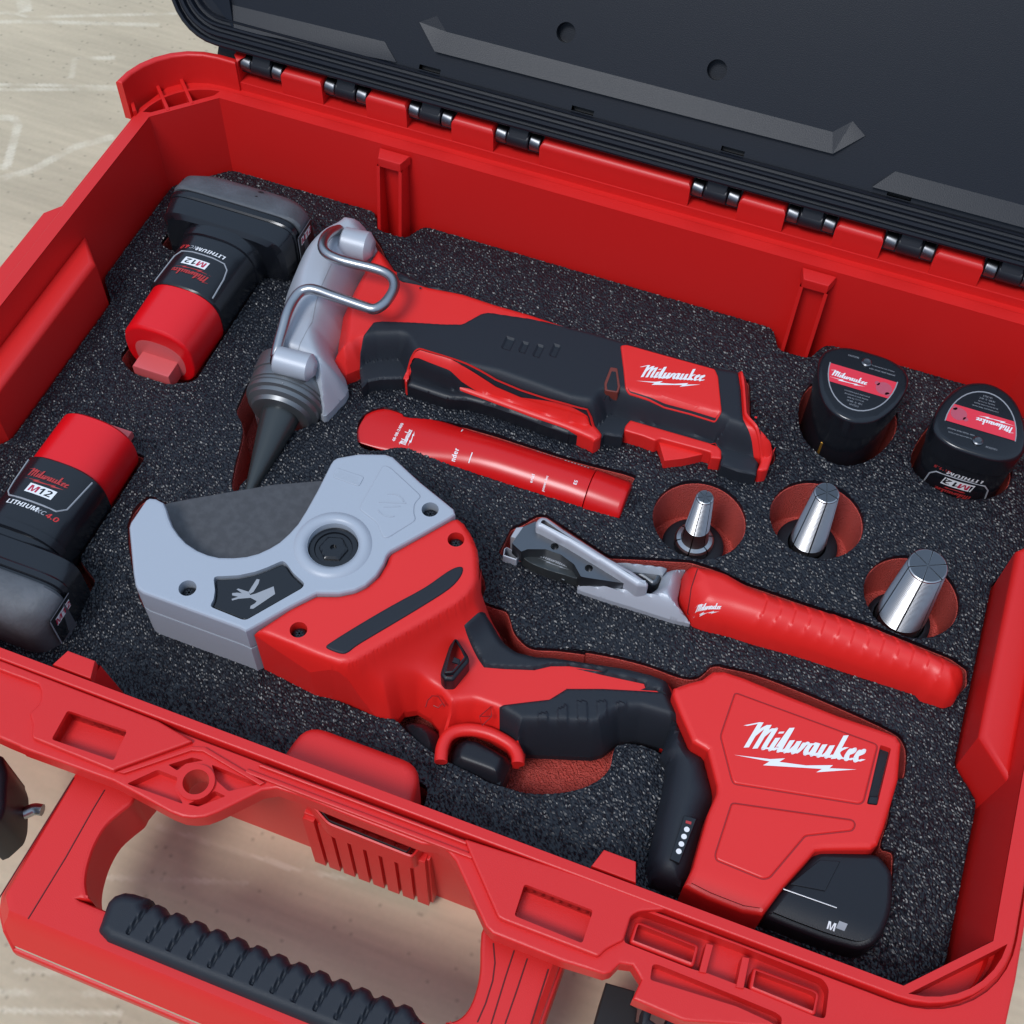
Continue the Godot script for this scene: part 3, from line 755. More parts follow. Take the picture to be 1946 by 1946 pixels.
# ---------------------------------------------------------------- the pipe shear
func build_shear() -> void:
	var t := thing("pipe_shear", "large cordless pipe shear with grey hooked jaw, nearest the front of the case", "pipe shear", Vector3(-20, 30, 85))
	var jaw := P([-137.9,76.4,-136.9,74.7,-134,73.9,-129.6,74.6,-126.8,77.1,-123.5,80.9,-119.7,84.4,-115,87.5,-109.8,90,-103.6,91.5,-98.1,91.8,-93.1,91.2,-87.2,89,-82.2,86.4,-78,83,-74.7,78.9,-72,74.5,-70,68.8,-68.6,62.7,-68.2,54.7,-68.2,43.2,-68.8,27.7,-68.6,25.1,-67.4,23,-58.9,17.3,-47.5,13,-43.6,13.1,-39.5,15.1,-26.4,21.5,-13.5,26.7,-6.3,29.7,-4.8,31.9,-6,34.4,-15.2,48,-24.1,60.6,-24.7,63.2,-24.3,67.6,-24.9,74.1,-27.3,80.4,-30.6,84.6,-36.5,88.7,-45.4,92,-53.4,102.6,-62.8,116.5,-65.4,120.1,-68.9,119.7,-115.2,119.5,-118.3,118.7,-120.3,117.2,-124.1,112.2,-137.6,92,-138.3,89.5])
	var holes := []
	var sc := [P([-98.4,110.4])[0], P([-16.2,34.1])[0]]
	for c in sc: holes.append(circ(c, 3.9, 24))
	var plate := rnd(P([-89.3,101.5,-85.4,99.8,-80.3,97.4,-74.1,92.9,-70.3,89,-65.9,83.8,-64.2,84.5,-59.9,87.5,-53.1,90.4,-53.2,92,-68.1,114.2,-69.4,114.7,-84.3,114.1,-84.3,111.2,-86,106.6]), 0.8, 2)
	var plate_hole := inset(ori(plate), -1.0)
	holes.append(plate_hole)
	var piv: Vector2 = P([-49.1,67.3])[0]
	holes.append(circ(piv, 11.4, 40))
	# raised collar round the pivot and the faint shield on the upper half of the jaw
	var shield := rnd(P([-45.7,19.6,-42.6,19.3,-22.4,29,-24,33.4,-22.4,38.5,-19.7,41.8,-27.9,55.3,-29.9,55.8,-35.8,49.4,-45.6,46.1,-46.3,44.1]), 2.0, 3)
	var jh := func(_p: Vector2, _d: float) -> float:
		var y := 95.0
		return y
	var mb := pmb()
	eased(mb, jaw, holes, 1.3, jh, 79.5, 86.0, 1.5)
	for h in holes: cap(mb, ori(h), 87.5)
	var jw := part(t, "jaw", mb, M.grey, 30.0)
	mb = pmb(); prism(mb, jaw, 40.0, 78.2, 0.8, 2); cap(mb, ori(jaw), 78.3); part(jw, "jaw_half", mb, M.grey, 30.0)
	mb = pmb(); ring(mb, inset(ori(jaw), 0.9), 77.0, inset(ori(jaw), 0.9), 81.0); part(jw, "joint_gap", mb, M.dark)
	mb = pmb(); prism(mb, shield, 94.6, 95.55, 0.5, 3); part(jw, "shield", mb, M.grey)
	mb = pmb(); prism(mb, rnd(P([-65.3,28.7,-51.1,28.6,-51.1,34.6,-64.6,34.3]), 1.5), 94.6, 95.4, 0.35, 2)
	var bx := P([-64.4,34.6,-50.9,35,-65.1,29])
	var ex := Vector3(bx[1].x - bx[0].x, 0, bx[1].y - bx[0].y); var ey := Vector3(bx[2].x - bx[0].x, 0, bx[2].y - bx[0].y)
	part(jw, "raised_stamp", mb, M.grey)
	mb = pmb()
	text(mb, "PATENT", 2.0, on_plane(v3((bx[0] + bx[1]) * 0.5, 95.46) + ey * 0.68, ex.normalized(), ey.normalized()))
	text(mb, "PENDING", 2.0, on_plane(v3((bx[0] + bx[1]) * 0.5, 95.46) + ey * 0.3, ex.normalized(), ey.normalized()))
	part(jw, "raised_stamp", mb, M.grey)
	mb = pmb()
	var ring_c: Vector2 = P([-33.6,38.9])[0]
	for s in [[0.9, 2.3], [4.1, 5.6]]:
		var path := PackedVector3Array()
		for k in 12:
			var a := lerpf(s[0], s[1], k / 11.0); path.append(Vector3(ring_c.x + cos(a) * 6.2, 95.6, ring_c.y + sin(a) * 6.2))
		tube(mb, path, 0.35, 6)
	for o in [[-5.6, 0.4, 6.0, -3.6], [-2.4, 2.0, 4.2, -1.0]]: tube(mb, PackedVector3Array([Vector3(ring_c.x + o[0], 95.6, ring_c.y + o[1]), Vector3(ring_c.x + o[2], 95.6, ring_c.y + o[3])]), 0.35, 6)
	part(jw, "cast_emblem", mb, M.grey)
	mb = pmb(Transform3D(Basis(), Vector3(piv.x, 0, piv.y)))
	lathe(mb, P([17.6, 94.8, 17.0, 95.5, 15.6, 96.3, 14.2, 96.5, 12.8, 96.2, 11.6, 95.2, 11.3, 94.0, 11.3, 87.0]), 56); part(jw, "pivot_boss", mb, M.grey, 50.0)
	# blade in the throat
	mb = pmb(); prism(mb, P([-137.6,71.6,-134.2,67.5,-126.4,62,-110.4,51.4,-93.4,40.2,-73.5,30,-62.1,35.3,-56.7,58.9,-67.6,81.7,-95.3,91.4,-117.2,91.4,-129.5,81.2]), 76.0, 82.0, 0.5, 2)
	part(t, "blade", mb, M.blade)
	# warning plate
	mb = pmb(); prism(mb, plate, 88.0, 93.6, 0.3, 2); var wp := part(t, "warning_plate", mb, M.gloss)
	mb = pmb()
	for l in [P([-79.8,105,-77.9,104,-75.8,103.5,-78.9,102.6,-78.4,102,-73.5,101.8,-72.1,103,-70.2,101.5,-64.6,95.4,-62.3,98.6,-67.8,108.6,-69.1,109.1,-69.5,107.8,-68.3,105.9,-68.1,104.7,-71.3,104.2,-75.9,106.5,-78.1,108.3,-78.7,107.7,-76.6,105.7,-79.3,106]), P([-73.5,101.8,-73.2,96.7,-73.1,94.8,-71.8,94.5,-71.3,96.6,-71.5,101.1,-72.4,102.5])]:
		cap(mb, ori(l), 93.72)
	part(wp, "warning_symbol", mb, M.print_grey)
	# pivot bolt
	mb = pmb(Transform3D(Basis(), Vector3(piv.x, 0, piv.y)))
	lathe(mb, P([11.2, 84, 11.2, 91.6, 10.6, 92.2, 8.6, 92.2, 8.2, 91.4, 0, 91.4]), 40)
	var bolt := part(t, "pivot_bolt", mb, M.gloss)
	mb = pmb(Transform3D(Basis(Vector3.UP, 0.3), Vector3(piv.x, 0, piv.y)))
	field(mb, circ(Vector2.ZERO, 6.6, 6), [circ(Vector2.ZERO, 1.5, 12)], 1.2, round_top(92.2, 93.0, 0.8), 90.0, 91.0)
	part(bolt, "nut", mb, M.gloss)
	for c in sc: screw(t, c, 91.0, 3.3)
	# red head and neck
	var head := P([-63.1,118.2,-53.9,102.1,-45.8,91.7,-36.9,88.3,-31,84.2,-27.6,80.1,-24.9,73.4,-24.2,66,-24.8,62.2,-24.2,59.9,-15.6,47.4,-5.9,33.4,-3.6,31.9,0.3,33.2,6,38.1,10.4,43.2,13.1,48.2,17,57.7,17.4,61.7,16.8,67,14,73.6,7,83.9,-2.7,97.1,-12.1,110.3,-15.8,115.4,-19.1,118.2,-23,119.5,-28,119.6,-33.1,119.6])
	var hh := ori(head)
	var neck := 66.0
	var body := PackedVector2Array(Array(head).slice(0, 18)) + P([14.4,48.4,18.4,59.2,23.9,61,28.7,62.2,32.4,65,37.3,67.9,42,69.3,49.2,68.6,58.6,65.6,68.1,62.7,79.5,60.6,59,65.7,73.7,62.6,88.3,59.6,100.8,58.2,112.2,58.7,115.1,66.5]) + P([125.8,78.2,118.4,87.2,103.4,88,96.7,90.9,91.9,99.2,87.8,102.2,74.1,106.7,60.4,111.4,60.1,111.5,60.5,113.2,59.3,117.5,56.5,118.3,54.4,115.1,51.6,112.3,43.2,110.5,34.9,110.5,30.1,113,27.9,117.6,28.7,123.4,27.8,127.6,25.4,127.4,23.3,124.9,22.6,121.3,20.4,114.9,14.8,111.2,7.9,109.9,2.8,113]) + P([0.5,120.7,-4.4,121.4,-11,120.7,-19.4,119.8,-26.1,120.1,-36.1,121.6])
	var bh := func(p: Vector2, d: float) -> float:
		var e := dist(p, hh)
		var tt := clampf(d / 9.0, 0.0, 1.0)
		var base := 51.0 + (neck + 5.0 - 51.0) * sin(tt * PI / 2)
		if Geometry2D.is_point_in_polygon(p, hh):
			var u := clampf(e / 3.5, 0.0, 1.0)
			return 89.5 + 4.0 * sqrt(1.0 - (1.0 - u) * (1.0 - u))
		var w := clampf(e / 20.0, 0.0, 1.0)
		return maxf(base, base + (89.5 - base) * pow(1.0 - w, 2.6))
	mb = pmb()
	var rs := [P([0.3,43.8])[0], P([-45.3,110.7])[0]]
	var rh := []
	for c in rs: rh.append(circ(c, 3.8, 24))
	var pad := spl(P([-30.8,114,-29.5,110.7,-22.1,99,-12.8,85.3,-3.1,71.9,2.9,61.2,6.3,57,8.8,56.6,9.5,61,7.3,68.4,0.3,79.9,-9,93.9,-18.2,107.6,-20.9,112.7,-23.2,114.5,-27.6,114.7]), 3)
	field(mb, body, rh, 1.2, bh, 47.0, 84.0)
	for h in rh: cap(mb, ori(h), 84.5)
	var rb := part(t, "red_body", mb, M.tool, 40.0)
	for c in rs: screw(t, c, 90.0, 3.2)
	mb = pmb(); prism(mb, pad, 91.0, 94.3, 0.8, 3); part(t, "rubber_pad", mb, M.rubber)
	# rubber over the handle, following the body under it
	var bo := ori(body)
	var over := func(g: float) -> Callable:
		return func(p: Vector2, d: float) -> float:
			return bh.call(p, dist(p, bo) if Geometry2D.is_point_in_polygon(p, bo) else 0.0) + g * clampf(d / 0.9, 0.05, 1.0)
	mb = pmb()
	field(mb, P([22.5,64.4,17.3,76.6,19,78.2,27.6,85.4,31.2,88,39.6,85.6,52.4,81.2,58.5,76.8,66.1,73.8,82,70.5,69.1,73.9,81.4,72.5,95.9,70.5,99.5,70,100.6,71.6,98.9,73.3,105.7,71.2,112.2,72.7,112.4,63.5,101.1,62.8,88.8,64.3,74.5,67.3,60.1,70.2,69,67.2,59.7,70.1,50.4,73,43.4,73.7,38.7,72.3,33.9,69.4,29.7,66.6]), [], 1.2, over.call(1.6), 47.0)
	part(t, "rubber_grip", mb, M.rubber, 40.0)
	var gpoly := P([44.3,103.2,45.7,101.8,56.2,96,63.4,92.1,68.8,84.4,68.2,84.7,83.4,78.8,99.8,73.5,105.8,71.7,112.2,69.8,117.1,74.6]) + P([125,78.5,126.7,82.3]) + P([119.4,87.1,103.5,88.1,96.8,91,91.9,99.4,87.9,102.4,74.2,107,60.5,111.6,59.9,111.8]) + P([59.6,112.5]) + P([55,111.4,48.8,109.7,46.8,109.1])
	var og: Callable = over.call(1.2)
	var a0 := P([62.1,104.2,101.6,88.8])
	var gh := func(p: Vector2, d: float) -> float:
		var y: float = og.call(p, d)
		var u := (p - a0[0]).dot((a0[1] - a0[0]).normalized()) / (a0[1] - a0[0]).length() * 4.95
		if u > -0.2 and u < 4.9 and d > 6.5:
			var f := u - floorf(u)
			y += 0.7 * smoothstep(0.0, 0.08, f) * smoothstep(0.58, 0.5, f)
		return y
	mb = pmb(); field(mb, gpoly, [], 0.9, gh, 47.0); part(t, "rubber_grip", mb, M.rubber, 30.0)
	# lock switch and triggers
	var sw := P([19.9,93.2])[0]; var sy := 0.0
	for e in P([14.7,82.4,16.4,82,24.1,88.2,25.2,90.4,22.4,101.3,18.7,102.8,15.8,101.1,15.4,99,14.1,86.4,18.7,91.5]): sy = maxf(sy, bh.call(e, dist(e, ori(body))))
	mb = pmb(); prism(mb, rnd(P([15.4,83.8,17,83.4,24.7,89.6,25.8,91.8,23,102.7,19.3,104.1,16.5,102.4,16,100.4,14.7,87.8]), 1.0, 3), 62.0, sy + 1.5, 1.6, 3)
	prism(mb, rnd(P([15.9,85,17.3,84.6,24.4,91.4,21.9,100.5,18.1,102.3,16.3,91.7]), 1.0, 3), sy + 1.0, sy + 3.6, 0.8, 2)
	prism(mb, P([19.4,93.6,22.5,93.8,22.6,96,19.5,96.1]), sy + 3.0, sy + 4.3, 0.3, 1)
	part(t, "lock_switch", mb, M.black)
	mb = pmb(); field(mb, rnd(P([5.5,119.6,7.3,116.6,13.7,114.7,20.9,116.9,23.3,119.8,24.6,124.8,23.3,130.1,18.8,129.2,10.3,124.9]), 1.5), [], 1.5, round_top(52.0, 62.0, 8.0), 42.0)
	part(t, "trigger_lever", mb, M.black)
	mb = pmb(); field(mb, P([31.7,130.5,29.9,124.1,30.6,118.4,33.4,115.1,39.1,114,47.3,115.2,54.3,116.8,56,119.4,55.9,131.2,45.8,130.9,35.7,131]), [], 1.5, round_top(52.0, 60.0, 5.0), 38.0)
	part(t, "trigger", mb, M.black)
	var gd := []
	for e in P([28.6,132.2,27.6,129.3,26.6,125.4,26.7,120.7,29.2,116.7,35.1,113.6,42.8,112.3,50.2,113,55.4,114.7,58.6,117.8,59.9,121.1]): gd.append(v3(e, 61.0))
	mb = pmb(); tube(mb, spl3(gd, 4), 2.9, 14); part(t, "trigger_guard", mb, M.tool, 60.0)
	mb = pmb()
	for l in [P([38,110.6,40.9,104.5,42.8,108.7,40.5,114.3,38,110.6,42.8,108.7]), P([14.7,115,14.2,111.9,15.3,109,17.8,108.3,22.2,111.6,20.5,111.1,19.9,113.3,17.5,113.1])]:
		var path := PackedVector3Array()
		for p in l: path.append(v3(p, 71.2))
		tube(mb, path, 0.3, 5)
	part(t, "rotation_mark", mb, mat(Color(0.30, 0.008, 0.008), 0.5))
	# rear body
	var rear := P([112.3,70.2,117.6,65.3,122.7,61.6,126.1,56.2,130.6,54.3,139.2,54.2,157.8,55.4,182.3,56.8,200.2,56.7,207.6,57,210.4,59.9,212.5,76.2,211.5,98.7,210.5,107.1,208.3,110.1,201.1,113,190.2,117.4,187.3,119.2,185.5,123.4,179,137.8,174.2,151.4,166.2,153,152.2,152.8,141.4,151.6,142.6,143.3,142,119.7,142.9,109.9,142.2,106.7,134.2,92.9,127.3,91.5,117.7,79.8,112.8,73.1])
	var zf: float = P([151.5,141.5])[0].y
	var rear_h := func(p: Vector2, d: float) -> float:
		var y := 78.0 - 2.2 * pow(1.0 - clampf(d / 3.0, 0.0, 1.0), 2.0)
		var k := clampf((p.y - zf) / 24.0, 0.0, 1.0)
		return y - 17.0 * (1.0 - sqrt(1.0 - k * k * 0.98))
	mb = pmb()
	var slot := rnd(P([202,64.1,206.6,64,206.5,91.1,202.3,92.1]), 0.8)
	eased(mb, rear, [slot], 2.0, rear_h, 30.0, 73.0, 2.4)
	part(t, "motor_housing", mb, M.tool, 36.0)
	mb = pmb(); cap(mb, ori(slot), 74.0)
	prism(mb, P([202.8,87.6,206.6,86.5,206.8,89.9,202.7,90.9]), 73.0, 76.5, 0.3, 1)
	part(t, "vent_slot", mb, M.rubber)
	for pl in [P([138.1,63.3,200,64.7,200.8,65.6,200.7,91.5,199.3,93.2,148.7,103.4,147.4,102,138,85.4,137.7,83.8]), P([150.2,112,198.3,101.2,199.7,102.5,199.2,105.3,181.6,114.5,172.5,136.6,170.1,138.1,150.7,137.3,149.8,135.2])]:
		mb = pmb(); var pr := rnd(pl, 1.2, 3); var po := ori(pr)
		var k1 := inset(po, 0.7)
		ring(mb, po, 78.06, inset(po, 0.25), 78.55); ring(mb, inset(po, 0.25), 78.55, k1, 78.75)
		var fh := func(p: Vector2, _d: float) -> float: return rear_h.call(p, 9.0) + 0.75
		field(mb, k1, [], 3.0, fh, 77.5, 0.0, false)
		part(t, "raised_panel", mb, M.tool, 20.0)
		mb = pmb(); ring(mb, inset(po, -0.55), 78.05, po, 78.07); part(t, "panel_line", mb, mat(Color(0.30, 0.008, 0.010), 0.6))
	var lg := P([149.5,86.3,196.5,75.3,152.2,72.9])
	var lx := Vector3(lg[1].x - lg[0].x, 0, lg[1].y - lg[0].y) / 9.25; var lyv := Vector3(lg[2].x - lg[0].x, 0, lg[2].y - lg[0].y) / 2.02 - lx * 0.2
	mb = pmb(); script_mark(mb, on_plane(v3(lg[0], 78.98), lx, lyv)); part(t, "maker_lettering", mb, M.white)
	# black spine and battery gauge
	var spine := P([96.9,69.2,108.2,63.4,112.1,67.9,112.7,71.1,117.6,77.9,127.3,89.6,134.2,91,142.3,104.9,143,108.2,142.2,118.1,142.7,141.8,141.5,150.2,135.7,150.8,129,150.5,125.2,144,123.4,126.3,122.2,116.1,121,104.7,119.7,98.9,116.1,96.5,116.2,84.1])
	var sh := func(p: Vector2, d: float) -> float:
		var y := 62.0 + 11.5 * sqrt(1.0 - pow(1.0 - clampf(d / 12.0, 0.0, 1.0), 2.0))
		var k := clampf((p.y - zf) / 24.0, 0.0, 1.0)
		return y - 14.0 * (1.0 - sqrt(1.0 - k * k * 0.98))
	mb = pmb(); field(mb, spine, [], 2.0, sh, 30.0); part(t, "rubber_grip", mb, M.rubber, 36.0)
	mb = pmb(); prism(mb, P([133.3,122.6,138.4,122.2,137.2,142.6,133.1,142.3]), 68.0, 74.4, 0.4, 2); var ga := part(t, "charge_gauge", mb, M.gloss)
	mb = pmb()
	for l in [P([136,128]), P([135.8,131.3]), P([135.7,134.7]), P([135.6,138])]: cap(mb, circ(l[0], 1.15, 16), 74.5)
	part(ga, "gauge_lamp", mb, M.white)
	mb = pmb(); cap(mb, ori(P([134.6,124.4,136.9,124.2,137,125.4,134.7,125.6])), 74.5); part(ga, "gauge_mark", mb, M.print_red)
	# battery in the tool
	var bat := P([188.6,116.3,210.7,109.1,213.7,109.7,219.4,114.1,221.4,122.9,222.2,130.3,221.1,139.4,218.5,145.6,213.6,148.8,201.3,149.8,187.9,149.8,174.4,149.4,179.7,136.1])
	mb = pmb()
	var bz: float = P([191,136.7])[0].y
	var bah := func(p: Vector2, d: float) -> float:
		var y := 73.0 - 3.0 * pow(1.0 - clampf(d / 5.0, 0.0, 1.0), 2.0)
		var k := clampf((p.y - bz) / 22.0, 0.0, 1.0)
		return y - 18.0 * (1.0 - sqrt(1.0 - k * k * 0.98))
	eased(mb, rnd(bat, 3.0), [], 1.8, bah, 30.0, 0.0, 2.6)
	var bt := part(t, "battery_pack", mb, M.black, 36.0)
	mb = pmb(); prism(mb, P([190.2,120.3,198.2,117.8,195.3,132.1,181.3,134.5]), 72.0, 73.7, 0.5, 2); part(bt, "step", mb, M.black)
	mb = pmb()
	var st := P([179.4,137.2,201.2,136.9]); var path := PackedVector3Array()
	for k in 9:
		var p := st[0].lerp(st[1], k / 8.0); path.append(v3(p, bah.call(p, 9.0) + 0.1))
	tube(mb, path, 0.4, 8); part(bt, "latch_edge", mb, M.steel)
	var q := P([199.1,145.6,201.7,145.3,199.9,142.5,202.9,144.5,207.2,144.1,207,140.3])
	mb = pmb()
	text(mb, "M", 3.0, func(x: float, y: float) -> Vector3:
		var p := q[0] + Vector2(x + 2.0, -y - 1.2); return v3(p, bah.call(p, 9.0) + 0.25))
	part(bt, "print", mb, M.white)
	mb = pmb()
	var g0 := q[3]
	for i in 4:
		var c := [Vector2(0, 0), Vector2(3.4, 0), Vector2(3.9, -3.0), Vector2(0.5, -3.0)]
		if i < 1: mb.quad(v3(g0 + c[0], bah.call(g0 + c[0], 9.0) + 0.3), v3(g0 + c[1], bah.call(g0 + c[1], 9.0) + 0.3), v3(g0 + c[2], bah.call(g0 + c[2], 9.0) + 0.3), v3(g0 + c[3], bah.call(g0 + c[3], 9.0) + 0.3))
	part(bt, "print", mb, M.print_grey)

# ---------------------------------------------------------------- the expander
func build_expander() -> void:
	var t := thing("pipe_expander", "cordless pipe expander with grey head and wire hook, at the back of the foam", "pipe expander", Vector3(-20, 30, -70))
	var core := P([-116.3,-124.3,-111.2,-125.9,-104.9,-121.9,-96.6,-114.5,-88.8,-112.6,-76.3,-110,-74.8,-110.1,-56.9,-112.3,-38.1,-111.6,-19.8,-112,0.7,-111.2,1.4,-110.7,13.8,-111.5,30,-111.7,57.3,-111.9,80.4,-112.9,89.7,-114.4,95.5,-115.3,98.2,-111.6,106.5,-87.4,111.1,-84.3,120,-77.6]) + P([121,-81.2,120.9,-73.6,118.4,-71.7,116.2,-71.2,106.9,-70.7,97.4,-70.9,91.8,-69.6,91.2,-72.8,76.7,-72,63.5,-71.8,55.5,-70.2,47.1,-69.6,39.7,-69.7,36.7,-67.8,36.1,-64,34.1,-59.3,29.3,-57.1,21.2,-55.8,20.9,-55.2,-5,-56.8,-20.2,-57.5,-37.4,-55.6,-43.7,-53.5,-55.4,-53.8,-65.7,-53.9,-70.9,-59.5,-74.5,-62.8,-84.3,-58.5,-89.8,-54.3,-91,-50,-91.3,-49.9,-96.1,-44.1]) + P([-105.2,-45.3,-106,-55,-113.5,-76.7,-115.4,-94.6])
	var co := ori(core)
	var ch := func(_p: Vector2, d: float) -> float:
		var tt := clampf(d / 8.0, 0.0, 1.0)
		return 65.0 + 14.0 * sin(tt * PI / 2)
	var mb := pmb(); field(mb, core, [], 1.3, ch, 48.0); part(t, "red_body", mb, M.tool, 40.0)
	var over := func(g: float, e: float) -> Callable:
		return func(p: Vector2, d: float) -> float: return ch.call(p, dist(p, co) if Geometry2D.is_point_in_polygon(p, co) else 0.0) + g * sqrt(clampf(d / e, 0.0, 1.0))
	var og: Callable = over.call(1.0, 1.0)
	# black rubber grip with its dimples
	var dm := P([-22.2,-82,-13.8,-83,-5.9,-83.9,1.3,-87.1,6,-88.4])
	var gh := func(p: Vector2, d: float) -> float:
		var y: float = og.call(p, d)
		for k in 4:
			var e := (p - dm[k]).abs()
			if e.x < 1.7 and e.y < 3.8: y -= 0.9
		return y
	mb = pmb()
	var label := rnd(P([31.3,-102,34.1,-103.6,80.4,-104.9,83.3,-100.9,91.1,-80,89.7,-76.4,44.6,-75,42.2,-76.6,37.1,-88.8]), 1.2, 3)
	field(mb, P([-91.7,-70.6,-87.8,-72.9,-73.4,-77.9,-57.3,-82.9,-48.9,-86.2,-42.6,-96.3,-39.3,-98.7,-28,-100.8,-16.7,-103,-1,-104.4,2.6,-106.1,15,-106.4,31.1,-106.7,58.1,-106.9,80.9,-107.9,91.3,-109.6,96.3,-97.8,101.9,-80.8,104.1,-77.9,109.3,-73.9,115.5,-68.2,116.4,-60.5,107.4,-59.5,98.6,-60.1,97,-65.7,93.6,-67.7,49.1,-66.5,47.7,-62.3,48.1,-58.3,39.2,-56.6,38.4,-53.7,34.2,-57.3,28.6,-59.7,12.9,-59.8,-6.3,-59.1,-36.6,-61.3,-57.4,-61.4,-62.1,-61.1,-66.4,-58.6,-67.4,-53.2,-68.4,-52,-78.5,-47.6,-83.9,-43.6,-85.1,-38.9,-90.7,-48.5,-92.5,-54.7,-92.8,-60.8]), [], 1.1, gh, 30.0)
	part(t, "rubber_grip", mb, M.rubber, 32.0)
	mb = pmb(); field(mb, P([-94.9,-108.6,-91.4,-109.2,-75,-110.7,-56.9,-112.2,-50.1,-110.7,-63.5,-105.4,-77,-103.3,-88.9,-101.8,-93,-102.7]), [], 1.5, over.call(1.5, 1.0), 30.0); part(t, "rubber_grip", mb, M.rubber, 40.0)
	mb = pmb(); eased(mb, label, [], 1.5, over.call(1.9, 0.8), 60.0, 0.0, 0.9); var lb := part(t, "red_panel", mb, M.tool, 30.0)
	var lg := P([48.1,-86,77.3,-94.8,48.9,-94.6])
	var lx := Vector3(lg[1].x - lg[0].x, 0, lg[1].y - lg[0].y) / 9.25; var lyv := Vector3(lg[2].x - lg[0].x, 0, lg[2].y - lg[0].y) / 2.02 - lx * 0.2
	var ol: Callable = over.call(2.1, 0.1)
	mb = pmb(); script_mark(mb, func(x: float, y: float) -> Vector3:
		var p := v3(lg[0], 0) + lx * x + lyv * y
		return Vector3(p.x, ol.call(Vector2(p.x, p.z), 1.0), p.z))
	part(lb, "maker_lettering", mb, M.white)
	# red guard over the paddle, and the paddle
	mb = pmb(); eased(mb, spl(P([-66.2,-50.1,-67.9,-54.8,-66.9,-59.4,-62.7,-62.4,-58,-62.7,-37.1,-62.6,-6.7,-60.4,18.6,-59.6,28.3,-60.8,33.6,-58.7,38.1,-55.2,37.9,-52.1,35.8,-49.4,34.1,-50.2,19.5,-51.9,2,-52.6,-21.8,-53.9,-55.6,-55.5,-62.9,-55.6,-65,-53.6,-64.6,-49.2]), 2), [], 1.2, over.call(3.2, 3.0), 48.0, 0.0, 2.2)
	part(t, "paddle_guard", mb, M.tool, 40.0)
	mb = pmb(); field(mb, P([-67,-57.7,-64.7,-59.4,-57.4,-59.2,-23.2,-57.6,0.8,-56.3,20.4,-55.6,30.3,-56.5,32.7,-54.8,30.7,-51.7,22.6,-50.6,22.3,-50.1,-3.3,-51.6,-18.2,-52.3,-32.6,-51.3,-41.6,-48.4,-52.9,-48.6,-64.4,-48.8]), [], 1.3, over.call(1.6, 1.5), 30.0)
	part(t, "paddle", mb, M.black, 40.0)
	mb = pmb(); eased(mb, rnd(P([47.7,-61.7,47.3,-65,48.5,-69.3,69.9,-69.8,93.4,-70.4,96.4,-68.2,97.9,-63,92.7,-61.5,91.8,-64.9,65.9,-63.6,64.2,-61.4,56.9,-62]), 1.0), [], 1.0, over.call(1.8, 1.2), 48.0, 0.0, 1.0); part(t, "lower_trim", mb, M.tool, 40.0)
	mb = pmb(); prism(mb, P([62.7,-68.7,91.9,-71.1,88,-64.3,80.2,-58.6,71.6,-53.7,66.7,-61.9]), 48.0, 63.5, 0.6, 2); part(t, "lower_cover", mb, M.tool)
	mb = pmb(); eased(mb, rnd(P([91,-111.8,95.7,-113.6,98.3,-109.9,106.6,-85.9,111.2,-82.7,120,-76.1,121.1,-72.8,121,-65.2,118.6,-63.3,116.1,-63,116.4,-68.7,115.3,-71.6,109.2,-77,103.6,-81.2,101.4,-83.8,95.7,-100.9]), 1.0), [], 1.2, over.call(2.0, 1.6), 48.0, 0.0, 1.3); part(t, "end_trim", mb, M.tool, 40.0)
	mb = pmb(); prism(mb, rnd(P([31,-86.8,34.5,-87.4,39.5,-76.8,39.7,-72.6,33.1,-71.5,31.4,-75.9]), 0.8), 74.0, ch.call(dm[0], 15.0) + 1.5, 0.4, 2); var ws := part(t, "indicator_window", mb, mat(Color(0.16, 0.03, 0.02), 0.5))
	mb = pmb(); prism(mb, rnd(P([32.3,-84.5,34.6,-85,38.6,-76,38.9,-73,34,-72.2,32.7,-75.2]), 0.5), 76.0, ch.call(dm[0], 15.0) + 1.65, 0.3, 1); part(ws, "lens", mb, M.gloss)
	mb = pmb()
	var lk := P([34.7,-65.8,34.9,-68.6,36.3,-68.8,37.7,-66.6])
	var path := PackedVector3Array()
	for p in lk: path.append(v3(p, 80.2))
	tube(mb, spl3(Array(path)), 0.25, 5); part(t, "lock_mark", mb, M.gloss)
	mb = pmb(); prism(mb, rnd(P([-16.9,-94.3,-14,-95.4,-2,-96.7,-2.3,-95,-14.8,-92.8]), 0.4), 70.0, 79.4, 0.5, 2); part(t, "red_inlay", mb, M.tool)
	# grey head
	var head := P([-141.9,-137.6,-133.1,-139.9,-125.4,-140.3,-120.9,-136.1,-116.2,-130,-111,-126.1,-115.1,-121.5,-116.4,-110,-115.9,-101.3,-114.1,-92.4,-112,-80.8,-108.3,-68.6,-106.8,-56.1,-100.7,-48,-92.3,-37.6,-93.2,-28.9,-95.6,-18.7,-99.1,-18.4,-108.4,-22.9,-120.6,-25.5,-130.7,-23.8,-136.4,-20.4,-137.9,-17.9,-139.2,-20.4,-138.5,-28.3,-138.5,-40.7,-139.7,-54.4,-143.8,-66.5,-147.7,-77.3,-150.1,-86.3,-151.6,-95.9,-152.7,-104.9,-151.8,-113.9,-149.4,-122.6,-144.9,-129.9])
	var hp := ori(spl(head, 2))
	var hh := func(p: Vector2, d: float) -> float:
		var tt := clampf(d / 14.0, 0.0, 1.0)
		return 62.0 + 24.0 * sin(tt * PI / 2) + 0.0 * p.x
	mb = pmb(); field(mb, hp, [], 1.4, hh, 30.0); var hd := part(t, "head", mb, M.greytool, 44.0)
